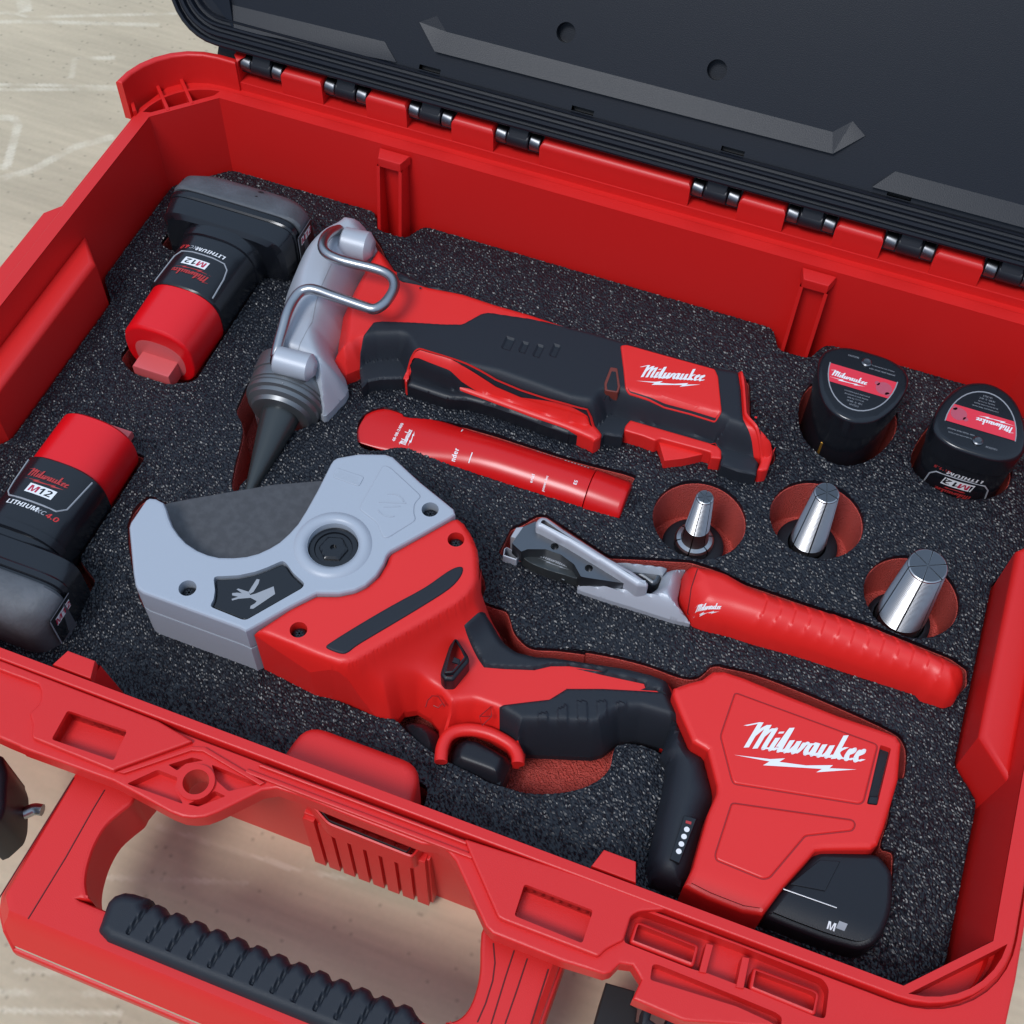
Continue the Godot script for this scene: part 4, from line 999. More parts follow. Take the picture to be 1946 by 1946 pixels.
	for l in [P([-126.6,-121.3,-125.4,-114.4]), P([-126.1,-94.3,-124.1,-78.6,-121.6,-66.8,-118.3,-54.7,-117.2,-39.7,-116.6,-34.6]), P([-119.9,-32.7,-117.5,-23.9]), P([-117.3,-20.5,-115.8,-15.2])]:
		var pp := PackedVector3Array()
		for k in l.size() - 1:
			for j in 5:
				var p: Vector2 = l[k].lerp(l[k + 1], j / 4.0); pp.append(v3(p, hh.call(p, dist(p, hp)) - 0.05))
		mb = pmb(); tube(mb, pp, 0.28, 5); part(hd, "seam", mb, M.print_grey)
	# lugs that hold the hook
	var l0 := P([-124.2,-26.1,-103.6,-27.7]); var l1 := P([-128.6,-114.2,-111.8,-115.8])
	for l in [[l0, 87.0, 7.0], [l1, 84.0, 8.0]]:
		var d: Vector2 = (l[0][1] - l[0][0]).normalized()
		var b := Basis(Vector3(-d.y, 0, d.x), Vector3(d.x, 0, d.y), Vector3(0, 1, 0))
		b.x = b.y.cross(b.z)
		mb = pmb(Transform3D(b, Vector3(l[0][0].x, l[1] - 2.0, l[0][0].y)))
		var ln: float = l[0][0].distance_to(l[0][1])
		lathe(mb, P([0, 0, l[2] - 0.8, 0, l[2], 0.8, l[2], ln - 3.0, l[2] - 3.5, ln, 0, ln]), 24)
		part(hd, "lug", mb, M.greytool, 44.0)
	mb = pmb()
	var hook := P([-126.7,-108.3,-130.1,-104.4,-130.9,-98.6,-128.9,-93.1,-124.4,-90,-116.8,-88.9,-107.8,-89.3,-99,-89.9,-92.1,-89.4,-86.8,-86.8,-83.9,-81.6,-83.6,-74.6,-84.8,-68.7,-87.8,-64.7,-93.6,-64.4,-102.7,-64.8,-111.9,-65.2,-119.4,-65.7,-123.7,-64.7,-126.6,-61.3,-127.4,-54.7,-126.4,-45.8,-124.4,-37.5,-122.5,-29.9,-120.5,-22.5,-119.4,-18.9])
	var hy := [86, 93, 96, 97, 97, 97, 97, 97, 97, 97, 97, 97, 97, 97, 97, 97, 97, 97, 97, 96, 95, 94, 92, 90, 88, 86]
	var hpth := []
	for i in hook.size():
		var cam := Vector2(126, 337); var y: float = hy[mini(i, hy.size() - 1)]
		var p := cam + (hook[i] - cam) * (605.0 - y) / (605.0 - 97.0)
		hpth.append(v3(p, y))
	tube(mb, spl3(hpth, 3), 2.7, 12); part(t, "wire_hook", mb, M.steel, 60.0)
	mb = pmb(Transform3D(Basis(Vector3(0, 0, 1), PI / 2), Vector3(l0[0].x + 1.0, 85.0, l0[0].y)))
	lathe(mb, P([0, 0, 4.5, 0, 4.5, 1.5, 3.0, 3.0, 0, 3.4]), 20); part(t, "hook_bolt", mb, M.gloss)
	# collar and cone along the nose
	var axis := Basis(Vector3(1, 0, 0), Vector3(0.10, -0.10, 0.99).normalized(), Vector3(0, -1, 0))
	axis.x = axis.y.cross(axis.z).normalized(); axis.z = axis.x.cross(axis.y).normalized()
	mb = pmb(Transform3D(axis, Vector3(-119.5, 63.5, -31.0)))
	lathe(mb, P([21.0, -6, 21.0, 3.2, 20.2, 3.6, 20.2, 4.4, 20.6, 4.8, 20.6, 9.4, 19.9, 9.8, 19.9, 10.3, 20.5, 10.7, 20.5, 11.5, 19.9, 11.9, 19.9, 12.4, 20.5, 12.8, 20.3, 14.6, 18.6, 15.4, 18.4, 17.6, 16.0, 19.0, 15.0, 21.0, 12.0, 21.4, 0, 21.4]), 56)
	part(t, "threaded_collar", mb, M.collar, 30.0)
	mb = pmb(Transform3D(axis, Vector3(-119.5, 63.5, -31.0)))
	lathe(mb, P([9.8, 20, 9.6, 24, 2.4, 66, 0, 67]), 32); part(t, "expander_cone", mb, M.cone)

# ---------------------------------------------------------------- the hand cutter
func build_cutter() -> void:
	var t := thing("tubing_cutter", "slim hand tubing cutter with ridged red handle and silver wedge-shaped head", "tubing cutter", Vector3(120, 34, 20))
	var hd := P([100.7,16,98.5,4.8,100.2,0.8,112.3,-1.3,118.7,-1.2,128.8,1.4,140.8,2.3,156.2,1.9,171.5,1.4,186.9,1.8,202.3,3,217.6,5,229.1,6.7,232.4,9.5,233.3,14.4,231.3,22.9,227.5,25.9,221.7,25.8,217.3,26.2,214.7,23.8,191.8,24.1,161.8,24.4,139.3,25.8,125.5,26.1,116.6,27.3,109.8,26.8])
	var a0 := P([138.4,19.3,219.4,20.2])
	var dirv := (a0[1] - a0[0]).normalized()
	var ln := a0[0].distance_to(a0[1])
	var hh := func(p: Vector2, d: float) -> float:
		var tt := clampf(d / 11.0, 0.0, 1.0)
		var y := 57.0 + 18.0 * sqrt(1.0 - (1.0 - tt) * (1.0 - tt))
		var q := p - a0[0]
		var u := q.dot(dirv) / ln * 6.0; var w := q.dot(Vector2(-dirv.y, dirv.x))
		u += 0.35 * (w / 10.0) * (w / 10.0) + 0.30 * w / 10.0
		if u > 0.0 and u < 6.4 and d > 1.5:
			var f := u * 2.0 - floorf(u * 2.0)
			y += 0.9 * (1.0 - f) * smoothstep(0.0, 0.08, f) * smoothstep(1.5, 5.0, d)
		return y
	var mb := pmb(); field(mb, rnd(hd, 1.5, 2), [], 0.9, hh, 34.0); part(t, "handle", mb, M.tool, 34.0)
	mb = pmb()
	for l in [P([105,6.2,105.1,15.5,107.3,24.8])]:
		var pp := PackedVector3Array()
		for k in l.size() - 1:
			for j in 6:
				var p: Vector2 = l[k].lerp(l[k + 1], j / 5.0); pp.append(v3(p, hh.call(p, dist(p, ori(hd)))))
		tube(mb, pp, 0.3, 5)
	part(t, "seam", mb, mat(Color(0.10, 0.004, 0.005), 0.6))
	var lg := P([110.6,24.9,120.7,22.1,110.5,22.6])
	var lx := Vector3(lg[1].x - lg[0].x, 0, lg[1].y - lg[0].y) / 9.25; var lyv := Vector3(lg[2].x - lg[0].x, 0, lg[2].y - lg[0].y) / 2.02
	mb = pmb(); script_mark(mb, func(x: float, y: float) -> Vector3:
		var p := v3(lg[0], 0) + lx * x + lyv * y
		return Vector3(p.x, hh.call(Vector2(p.x, p.z), dist(Vector2(p.x, p.z), ori(hd))) + 0.3, p.z), true, 1.2)
	part(t, "maker_lettering", mb, M.white)
	mb = pmb()   # underside tang at the end of the handle
	prism(mb, rnd(P([216.8,19.3,232.8,13.9,230.6,22.1,221.9,22.5]), 1.0), 45.0, 59.0, 1.5, 3); part(t, "hang_loop", mb, M.tool)
	# silver head
	mb = pmb(); field(mb, rnd(P([90.1,8.6,91.4,4.9,99.3,0.4,98.9,5.8,100.4,17.1,101.7,20.3,109.9,27.6,101.5,28.7,80.7,29.1,67.6,29.5,54.9,29.5,54.6,26.8,63.2,24.3,75.7,21.9,87.3,19.9,90.1,15.5]), 1.0, 2), [], 1.3, round_top(60.0, 70.0, 7.0), 34.0); var fr := part(t, "frame", mb, M.greytool, 34.0)
	mb = pmb(); field(mb, P([64.3,11.4,74.1,8.5,91.1,4.4,90.2,8.6,74.4,12.5]), [], 1.3, round_top(62.0, 67.0, 3.0), 34.0); part(fr, "rear_bar", mb, M.greytool)
	mb = pmb(); prism(mb, rnd(P([74.9,11.4,89.5,6.3,89.8,12.5,87.5,15.3,81.5,13.3]), 1.5, 3), 50.0, 62.0, 2.0, 3); part(fr, "spring_plate", mb, M.dark_steel)
	mb = pmb()
	field(mb, P([26,7.8,21.6,12.8,20,23.2,25.5,25.9,27.8,23.6,35.8,20.5,43.4,20.7,50.8,23.4,55.8,28.4,58.8,28,75.6,24.6,81.6,23.5,60.6,17.7,42.9,13.2,28.5,10.5]), [circ(P([39.1,17.6])[0], 1.9, 16), circ(P([57.8,22.9])[0], 1.9, 16)], 1.3, flat(71.0), 62.0, 64.0, false)
	for c in [P([39.1,17.6])[0], P([57.8,22.9])[0]]: cap(mb, circ(c, 2.2, 16), 66.0)
	part(t, "blade_holder", mb, M.dark_steel)
	mb = pmb(); prism(mb, rnd(P([27,11.2,27.4,9.2,28.6,7.3,30.9,6.8,41.7,10.5,65.3,17.3,76.7,19.7,86.4,23.2,86.5,25.1,82.1,26.5,61.2,20.8,43.7,16.3,29.6,13.7,28.3,13.9]), 0.8, 2), 66.0, 77.0, 2.4, 3); part(t, "top_bar", mb, M.greytool, 50.0)
	mb = pmb(); prism(mb, spl(P([24.5,21.6,26.3,18.9,34.2,15.1,43.1,15.5,50.2,18.6,54.9,24,53.4,26.2,48,26.4,40.6,26.8,31.8,26.4,26.3,24.7]), 3), 56.0, 64.0, 0.4, 2); var bl := part(t, "cutting_blade", mb, M.cone)
	var bg := P([34.1,21.5,49,22.3,34,18.9])
	lx = Vector3(bg[1].x - bg[0].x, 0, bg[1].y - bg[0].y) / 9.25; lyv = Vector3(bg[2].x - bg[0].x, 0, bg[2].y - bg[0].y) / 2.0
	mb = pmb(); script_mark(mb, on_plane(v3(bg[0], 64.15), lx, lyv)); part(bl, "maker_lettering", mb, M.print_grey)
	mb = pmb(); prism(mb, rnd(P([15.6,21.9,16.5,20.5,23.7,22.2,23.5,26,16.5,26]), 0.5), 48.0, 62.0, 0.6, 2); part(t, "jaw_tip", mb, M.greytool)
	mb = pmb(); prism(mb, P([16.4,7.6,19.8,5.6,18.3,13.5,15.8,13.5]), 48.0, 60.0, 0.6, 2); part(t, "jaw_tip", mb, M.greytool)
	mb = pmb(); prism(mb, P([24.6,21.5,31.1,24.1,47.7,24.6,48,27.1,38.1,25.2,25.5,23.7]), 46.0, 60.0, 0.6, 2); part(t, "lower_jaw", mb, M.dark_steel)

# ---------------------------------------------------------------- grease tube
func build_tube() -> void:
	var t := thing("grease_tube", "red squeeze tube of grease with white print, lying in the middle pocket below the expander", "tube", Vector3(0, 38, -28))
	var secs := []
	for k in 14:   # from the flattened end (left) to the shoulder
		var u := k / 13.0
		var x := lerpf(-80.0, 41.5, u)
		var f := smoothstep(0.0, 0.62, u)
		var rz := lerpf(14.5, 13.0, f); var ry := lerpf(1.0, 12.6, f)
		var s := PackedVector3Array()
		for p in sup(0.0, 0.0, 0.0, rz, ry, 2.0, 40): s.append(Vector3(x, 51.5 + p.y + (1.0 - f) * 3.0, -28.5 - p.x))
		secs.append(s)
	var mb := pmb(); loft(mb, secs); var b := part(t, "tube_body", mb, M.tube, 50.0)
	secs = []
	for q in [[42.0, 12.9], [42.3, 13.2], [58.5, 12.5], [60.0, 12.0], [60.8, 11.0]]:
		var s := PackedVector3Array()
		for p in sup(0.0, 0.0, 0.0, q[1], q[1], 2.0, 40): s.append(Vector3(q[0], 51.5 + p.y, -28.5 - p.x))
		secs.append(s)
	mb = pmb(); loft(mb, secs); part(t, "screw_cap", mb, M.tube, 40.0)
	var on := func(x: float, deg: float, lift := 0.14) -> Vector3:   # a point on the tube: deg 0 on top, positive towards the front
		var u := (x + 80.0) / 121.5; var f := smoothstep(0.0, 0.62, u)
		var a := deg_to_rad(deg)
		return Vector3(x, 51.5 + (1.0 - f) * 3.0 + cos(a) * (lerpf(1.0, 12.6, f) + lift), -28.5 + sin(a) * (lerpf(14.5, 13.0, f) + lift))
	mb = pmb()
	var across := func(x0: float, d0: float) -> Callable: return func(x: float, y: float) -> Vector3: return on.call(x0 - y, d0 - x * 4.4)
	for w in [["48-08-2400", -60.0, 12.0, 1.6], ["nder", -27.0, 35.0, 2.6], ["erial", 14.0, 36.0, 1.6], ["power, inc", 21.0, 38.0, 1.7], ["ES", 35.0, 15.0, 1.7], ["4", -7.0, -58.0, 1.6], ["4", 8.0, -54.0, 1.6]]:
		text(mb, w[0], w[3], across.call(w[1], w[2]))
	script_mark(mb, func(x: float, y: float) -> Vector3: return on.call(-53.0 - y * 1.9, 38.0 - x * 4.2), true)
	for l in [[-19.0, 20.0, 45.0, 0.5], [-29.5, -42.0, -30.0, 0.5]]:
		for k in 6:
			var a := lerpf(l[1], l[2], k / 6.0); var e := lerpf(l[1], l[2], (k + 1) / 6.0)
			mb.quad(on.call(l[0], e), on.call(l[0] + l[3], e), on.call(l[0] + l[3], a), on.call(l[0], a))
	for row in [[-4.0, 9.0, -56.0, 0.9], [10.0, 23.0, -52.0, 1.1], [25.0, 38.0, -48.0, 1.5]]:
		var x: float = row[0]
		while x < row[1]:
			mb.quad(on.call(x, row[2] + row[3] * 3.0), on.call(x + 0.8, row[2] + row[3] * 3.0), on.call(x + 0.8, row[2] - row[3] * 3.0), on.call(x, row[2] - row[3] * 3.0)); x += 1.7
	part(b, "print", mb, M.white)

# ---------------------------------------------------------------- expander heads
func build_head(label: String, at: Vector3, prof: PackedVector2Array, y0: float, y1: float, r0: float, r1: float, segs: int, turn: float, fl: float) -> void:
	var t := thing("expansion_head", label, "expansion head", Vector3(at.x, at.y, at.z), "expansion heads standing in round pockets")
	var full := PackedVector2Array()
	for p in prof: full.append(p)
	full.append(Vector2(r0, y0))
	var n := int((y1 - y0) / 1.0)
	for k in n:   # threads
		var u := float(k) / n; var r := lerpf(r0, r1, u); var y := lerpf(y0, y1 - 1.2, u)
		full.append(Vector2(r, y + 0.15)); full.append(Vector2(r, y + 0.5)); full.append(Vector2(r - 0.32, y + 0.68)); full.append(Vector2(r - 0.32, y + 0.9))
	full.append(Vector2(r1 + 0.05, y1 - 0.9)); full.append(Vector2(r1 - 0.1, y1 - 0.3)); full.append(Vector2(r1 - 0.6, y1)); full.append(Vector2(0.0, y1))
	for s in segs:
		var a := TAU * s / segs + turn
		var mb := pmb(Transform3D(Basis(), Vector3(at.x + cos(a + PI / segs) * fl, 0, at.z - sin(a + PI / segs) * fl)))
		lathe(mb, full, 8, a + 0.03, a + TAU / segs - 0.03)
		var m := part(t, "jaw_segment", mb, M.steel, 24.0)
		mb = pmb(mb.xf)
		lathe(mb, P([r1 - 0.75, y1 + 0.05, 0.3, y1 + 0.06]), 8, a + 0.05, a + TAU / segs - 0.05); part(m, "tip_face", mb, M.dark_steel)
	var mb2 := pmb(Transform3D(Basis(), Vector3(at.x, 0, at.z)))
	lathe(mb2, P([r0 - 0.6, y0 - 14, r0 - 0.6, y0, r1 - 0.5, y1 - 0.8, 0, y1 - 0.8]), 24)
	part(t, "core", mb2, M.dark)
	mb2 = pmb(Transform3D(Basis(), Vector3(at.x, 0, at.z)))
	lathe(mb2, P([0, 24, 15.5, 24, 15.5, 33, 14.0, 34.0, r0 + 1.0, 34.0]), 36)
	part(t, "base_ring", mb2, M.black)

# ---------------------------------------------------------------- batteries
func long_battery(label: String, at: Vector3, turn: float, amp: String) -> void:   # lies along z: clear red cap at z = 0, stem, then the wide foot
	var t := thing("battery", label, "battery", at, "long batteries lying at the left of the foam")
	t.rotation.y = turn
	var holder := func(called: String, mb: MB, m: Material, ang := 38.0) -> MeshInstance3D:
		var p := part(t, called, mb, m, ang); p.position = Vector3.ZERO; return p
	var cy := 33.0   # height of the stem axis over the pocket floor (y = 30)
	var mb := pmb()
	loft(mb, [sup(0.0, 0, cy - 0.6, 18.4, 17.4, 2.5), sup(0.5, 0, cy - 0.3, 19.4, 18.5, 2.5), sup(1.6, 0, cy, 20.0, 19.2, 2.5), sup(31.0, 0, cy, 20.4, 19.6, 2.6)])
	var cp: MeshInstance3D = holder.call("clear_cap", mb, M.cap, 36.0)
	mb = pmb(); loft(mb, [sup(-0.3, 0, cy - 3, 12.0, 10, 2.5), sup(0.1, 0, cy - 3, 15.0, 13.0, 2.5)]); part(cp, "end_face", mb, M.cap_clear)
	mb = pmb(); box(mb, Vector3(-10.5, cy - 12, -10.5), Vector3(10.5, cy - 1.5, 1.0), 1.0); part(cp, "pull_tab", mb, M.cap_clear)
	mb = pmb()
	loft(mb, [sup(30.2, 0, cy, 20.8, 20.0, 2.7), sup(31.0, 0, cy, 21.6, 20.6, 2.7), sup(60.0, 0, cy, 21.6, 20.6, 2.7), sup(68.0, 0, cy, 22.4, 21.2, 2.7), sup(76.0, 0, cy - 1, 24.5, 22.0, 3.0)])
	var st: MeshInstance3D = holder.call("stem", mb, M.gloss, 36.0)
	mb = pmb(); loft(mb, [sup(66.0, 0, cy, 21.0, 20.3, 2.7), sup(67.0, 0, cy, 23.2, 22.2, 2.7), sup(71.0, 0, cy, 23.8, 22.6, 2.7), sup(72.0, 0, cy, 22.0, 21.0, 2.7)]); part(st, "raised_band", mb, M.gloss)
	mb = pmb()
	loft(mb, [sup(74.0, 0, cy - 4, 34.0, 24.0, 5.0), sup(76.0, 0, cy - 3, 36.5, 25.2, 6.0), sup(84.0, 0, cy - 2, 37.5, 25.4, 7.0), sup(92.0, 0, cy - 2, 37.5, 25.4, 7.0)])
	var ft: MeshInstance3D = holder.call("foot", mb, M.gloss, 30.0)
	mb = pmb()
	loft(mb, [sup(86.5, 0, cy - 2, 37.8, 25.8, 7.0), sup(87.5, 0, cy - 2, 38.4, 26.4, 7.0), sup(90.0, 0, cy - 2, 38.4, 26.4, 7.0), sup(91.0, 0, cy - 2, 37.0, 25.0, 7.0)])
	part(ft, "foot_rib", mb, M.gloss, 30.0)
	mb = pmb()
	loft(mb, [sup(92.0, 0, cy - 2, 38.4, 26.0, 7.0), sup(93.5, 0, cy - 2, 39.2, 27.0, 7.0), sup(103.0, 0, cy - 2, 38.6, 26.6, 6.0), sup(110.0, 0, cy - 3, 34.0, 23.0, 5.0), sup(112.5, 0, cy - 4, 29.0, 19.0, 4.0)])
	holder.call("worn_bumper", mb, M.worn, 40.0)
	mb = pmb(); loft(mb, [sup(100.0, -9, cy + 23.5, 2.2, 1.4, 2.0, 12), sup(106.0, -9, cy + 22.0, 2.2, 1.4, 2.0, 12)]); part(ft, "bumper_mark", mb, M.dark)
	# print on the stem: x across, v along (towards the cap)
	var on := func(x: float, z: float, lift := 0.16) -> Vector3:
		return Vector3(x, cy + pow(1.0 - pow(clampf(absf(x) / (21.6 + lift), 0.0, 1.0), 2.7), 1.0 / 2.7) * (20.6 + lift), z)
	var line := func(z0: float) -> Callable: return func(x: float, y: float) -> Vector3: return on.call(x, z0 - y)
	mb = pmb(); script_mark(mb, func(x: float, y: float) -> Vector3: return on.call((x - 4.3) * 2.2, 42.0 - y * 2.2)); part(st, "maker_lettering", mb, M.print_red)
	mb = pmb()
	for k in 8:
		var a := lerpf(-7.0, 7.0, k / 8.0); var b := lerpf(-7.0, 7.0, (k + 1) / 8.0)
		mb.quad(on.call(a + 0.6, 50.6), on.call(b + 0.6, 50.6), on.call(b + 1.2, 45.6), on.call(a + 1.2, 45.6))
	var badge := part(st, "badge", mb, M.white)
	mb = pmb(); text(mb, "M", 3.4, func(x: float, y: float) -> Vector3: return on.call(x - 2.6, 48.1 - y, 0.26), "Droid Sans", 700, 0.2, true, 1.3); part(badge, "print", mb, mat(Color(0.45, 0.01, 0.05), 0.5))
	mb = pmb(); text(mb, "12", 3.4, func(x: float, y: float) -> Vector3: return on.call(x + 3.4, 48.1 - y, 0.26), "Droid Sans", 700, 0.2, true, 1.35); part(badge, "print", mb, M.gloss)
	mb = pmb(); text(mb, "LITHIUM", 2.3, func(x: float, y: float) -> Vector3: return on.call(x - 3.0, 57.5 - y), "Droid Sans", 700, 0.25, true, 1.25); part(st, "print", mb, M.white)
	mb = pmb(); text(mb, "XC", 2.2, func(x: float, y: float) -> Vector3: return on.call(x + 7.0, 57.9 - y), "Droid Sans", 700, 0.25, true, 1.2); part(st, "print", mb, M.print_grey)
	mb = pmb(); text(mb, amp, 2.6, func(x: float, y: float) -> Vector3: return on.call(x + 12.6, 58.0 - y), "Droid Sans", 700, 0.25, true, 1.1); part(st, "print", mb, mat(Color(0.6, 0.03, 0.03), 0.5))
	mb = pmb()
	var fr := PackedVector3Array()
	for q in [[-16.5, 32.5], [-16.0, 46.0], [-15.0, 52.0], [-12.5, 54.4], [-6.0, 54.6], [0.0, 54.6], [6.0, 54.6], [12.5, 54.4], [15.5, 51.0], [17.5, 32.5]]: fr.append(on.call(q[0], q[1], 0.0))
	tube(mb, fr, 0.45, 6); part(st, "frame_line", mb, M.print_grey)
	# side label on the foot
	var side := func(u: float, v: float) -> Vector3: return Vector3(38.75, v, u)
	for s in [1.0, -1.0]:
		var sd := func(u: float, v: float) -> Vector3: return Vector3(38.9 * s, v, 96.0 - u * s)
		mb = pmb(); mb.quad(sd.call(-9, cy - 4), sd.call(9, cy - 4), sd.call(7, cy + 17), sd.call(-9, cy + 17)); part(ft, "side_label", mb, M.gloss)
		var sd2 := func(u: float, v: float) -> Vector3: return Vector3(39.0 * s, v, 96.0 - u * s)
		mb = pmb()
		mb.quad(sd2.call(-9, cy + 16.2), sd2.call(7, cy + 16.2), sd2.call(7, cy + 17), sd2.call(-9, cy + 17)); mb.quad(sd2.call(-9, cy - 4), sd2.call(-8.3, cy - 4), sd2.call(-8.3, cy + 17), sd2.call(-9, cy + 17))
		part(ft, "label_border", mb, M.print_grey)
		mb = pmb(); mb.quad(sd2.call(-6, cy + 8.5), sd2.call(5, cy + 8.5), sd2.call(5.5, cy + 13.5), sd2.call(-5.5, cy + 13.5)); part(ft, "badge", mb, M.white)
		mb = pmb(); text(mb, "M12", 3.6, func(x: float, y: float) -> Vector3: return Vector3(39.1 * s, cy + 11.0 + y, 96.0 - x * s + 0.3), "Droid Sans", 700, 0.15, true, 1.2); part(ft, "print", mb, mat(Color(0.45, 0.01, 0.05), 0.5))

func short_battery(label: String, at: Vector3, turn: float) -> void:   # stands upright: only its top half shows
	var t := thing("battery", label, "battery", at, "short batteries standing at the right rear of the foam")
	t.rotation.y = turn
	var fix := func(called: String, mb: MB, m: Material, ang := 38.0) -> MeshInstance3D:
		var p := part(t, called, mb, m, ang); p.position = Vector3.ZERO; return p
	# plan: a rounded triangle, flat edge at -z, its blunt corner at +z
	var pl := spl(P([-22.5, -7, -20.5, -17, -12, -22.5, 0, -23.6, 12, -22.5, 20.5, -17, 22.5, -7, 19.0, 7, 11.5, 18.5, 0, 23.0, -11.5, 18.5, -19.0, 7]), 4)
	var mb := pmb(); prism(mb, inset(ori(pl), 1.2), 0.0, 60.0, 1.0, 2); fix.call("stem", mb, M.gloss, 40.0)
	mb = pmb(); prism(mb, pl, 56.5, 70.0, 2.2, 4); var top: MeshInstance3D = fix.call("end_cap", mb, M.gloss, 44.0)
	mb = pmb()
	var lp := PackedVector2Array()
	for k in 21:
		var a := PI * k / 20.0
		lp.append(Vector2(cos(a) * 17.0, -9.0 + pow(sin(a), 1.0) * 25.0))
	cap(mb, ori(lp), 70.1); part(top, "label", mb, M.gloss)
	mb = pmb()
	var cl := Geometry2D.intersect_polygons(lp, P([-30, -10, 30, -10, 30, 3.2, -30, 3.2]))
	for c in cl: cap(mb, ori(inset(ori(c), 0.3)), 70.2)
	part(top, "label_band", mb, M.label_red)
	mb = pmb(); script_mark(mb, func(x: float, y: float) -> Vector3: return Vector3(-14.0 + x * 1.85, 70.32, -1.2 - y * 1.9)); part(top, "maker_lettering", mb, M.white)
	mb = pmb()
	var ln := []
	for p in lp: ln.append(v3(p, 70.15))
	tube(mb, PackedVector3Array(ln), 0.32, 6); part(top, "label_border", mb, M.print_grey)
	mb = pmb()
	for k in 5:
		var w := [19.0, 17.0, 14.0, 10.0, 6.0]
		text(mb, ["Li-ion battery pack. Read manual.", "Do not burn or crush. Recycle.", "Keep dry. 12 V 1.5 Ah", "18 Wh   0 - 40 C", "16 CELLS"][k], 1.05, on_plane(Vector3(0, 70.25, 5.6 + k * 1.9), Vector3(1, 0, 0), Vector3(0, 0, -1)), "Droid Sans", 400, 0.0, true, 0.85)
	for k in 3: text(mb, ["CAUTION", "To reduce the risk of injury", "user must read manual"][k], 1.0, on_plane(Vector3(8.5 if k else -7.0, 70.06, -17.2 + k * 2.2), Vector3(1, 0, 0), Vector3(0, 0, -1)), "Droid Sans", 400)
	part(top, "print", mb, M.print_grey)
	for q in [[11.5, -2.5, 4.0], [14.0, 0.5, 1.3], [7.8, -4.6, 1.3]]:
		mb = pmb(); cap(mb, circ(Vector2(q[0], q[1]), q[2], 18), 70.26); part(top, "printed_mark", mb, mat(Color(0.45, 0.08, 0.12), 0.5))
	mb = pmb(Transform3D(Basis(), Vector3(0, 0, -15.5)))
	lathe(mb, P([2.6, 69.8, 2.6, 70.6, 2.0, 71.0, 1.6, 70.4, 0, 70.3]), 20); part(top, "rivet", mb, M.dark_steel)
	mb = pmb()
	# print on the flat side (z = -23): text reads upside down when the battery stands on its terminals
	var sd := func(x: float, y: float, lift := 0.12) -> Vector3:
		var z := -23.6 + 1.2 + pow(absf(x) / 12.0, 2.2) * 1.1
		return Vector3(x, 42.0 - y, z - lift)
	for k in 8:
		var a := lerpf(-7.5, 7.5, k / 8.0); var b := lerpf(-7.5, 7.5, (k + 1) / 8.0)
		mb.quad(sd.call(a - 0.5, -3.0), sd.call(b - 0.5, -3.0), sd.call(b + 0.5, 2.6), sd.call(a + 0.5, 2.6))
	var bd: MeshInstance3D = fix.call("badge", mb, M.white)
	mb = pmb(); text(mb, "M", 3.8, func(x: float, y: float) -> Vector3: return sd.call(x - 3.0, y - 0.2, 0.25), "Droid Sans", 700, 0.2, true, 1.3); part(bd, "print", mb, mat(Color(0.45, 0.01, 0.05), 0.5))
	mb = pmb(); text(mb, "12", 3.8, func(x: float, y: float) -> Vector3: return sd.call(x + 3.2, y - 0.2, 0.25), "Droid Sans", 700, 0.2, true, 1.35); part(bd, "print", mb, M.gloss)
	mb = pmb(); text(mb, "LITHIUM", 2.2, func(x: float, y: float) -> Vector3: return sd.call(x - 1.5, y - 7.0), "Droid Sans", 700, 0.25, true, 1.4); fix.call("print", mb, M.white)
	mb = pmb(); text(mb, "CP1.5", 2.0, func(x: float, y: float) -> Vector3: return sd.call(x + 10.0, y - 7.8), "Droid Sans", 700, 0.25, true, 1.2); fix.call("print", mb, M.print_red)
	mb = pmb(); script_mark(mb, func(x: float, y: float) -> Vector3: return sd.call((x - 4.3) * 1.9, y * 1.9 + 6.0)); fix.call("maker_lettering", mb, M.print_red)
	mb = pmb()
	var fr := PackedVector3Array()
	for q in [[-15.5, 9.0], [-14.5, -1.0], [-12.0, -4.2], [-6.0, -4.8], [0, -4.9], [6.0, -4.8], [12.0, -4.2], [14.5, -1.0], [15.5, 9.0]]: fr.append(sd.call(q[0], q[1], 0.0))
	tube(mb, fr, 0.4, 6); fix.call("frame_line", mb, M.print_grey)
	# contacts on the blunt corner
	for k in 3:
		mb = pmb(); prism(mb, rect(-9.0 + k * 6.5, 14.0, -6.0 + k * 6.5, 21.0 - absf(k - 1.0) * 1.5), 30.0, 43.0, 0.3, 1); fix.call("contact", mb, M.gold)

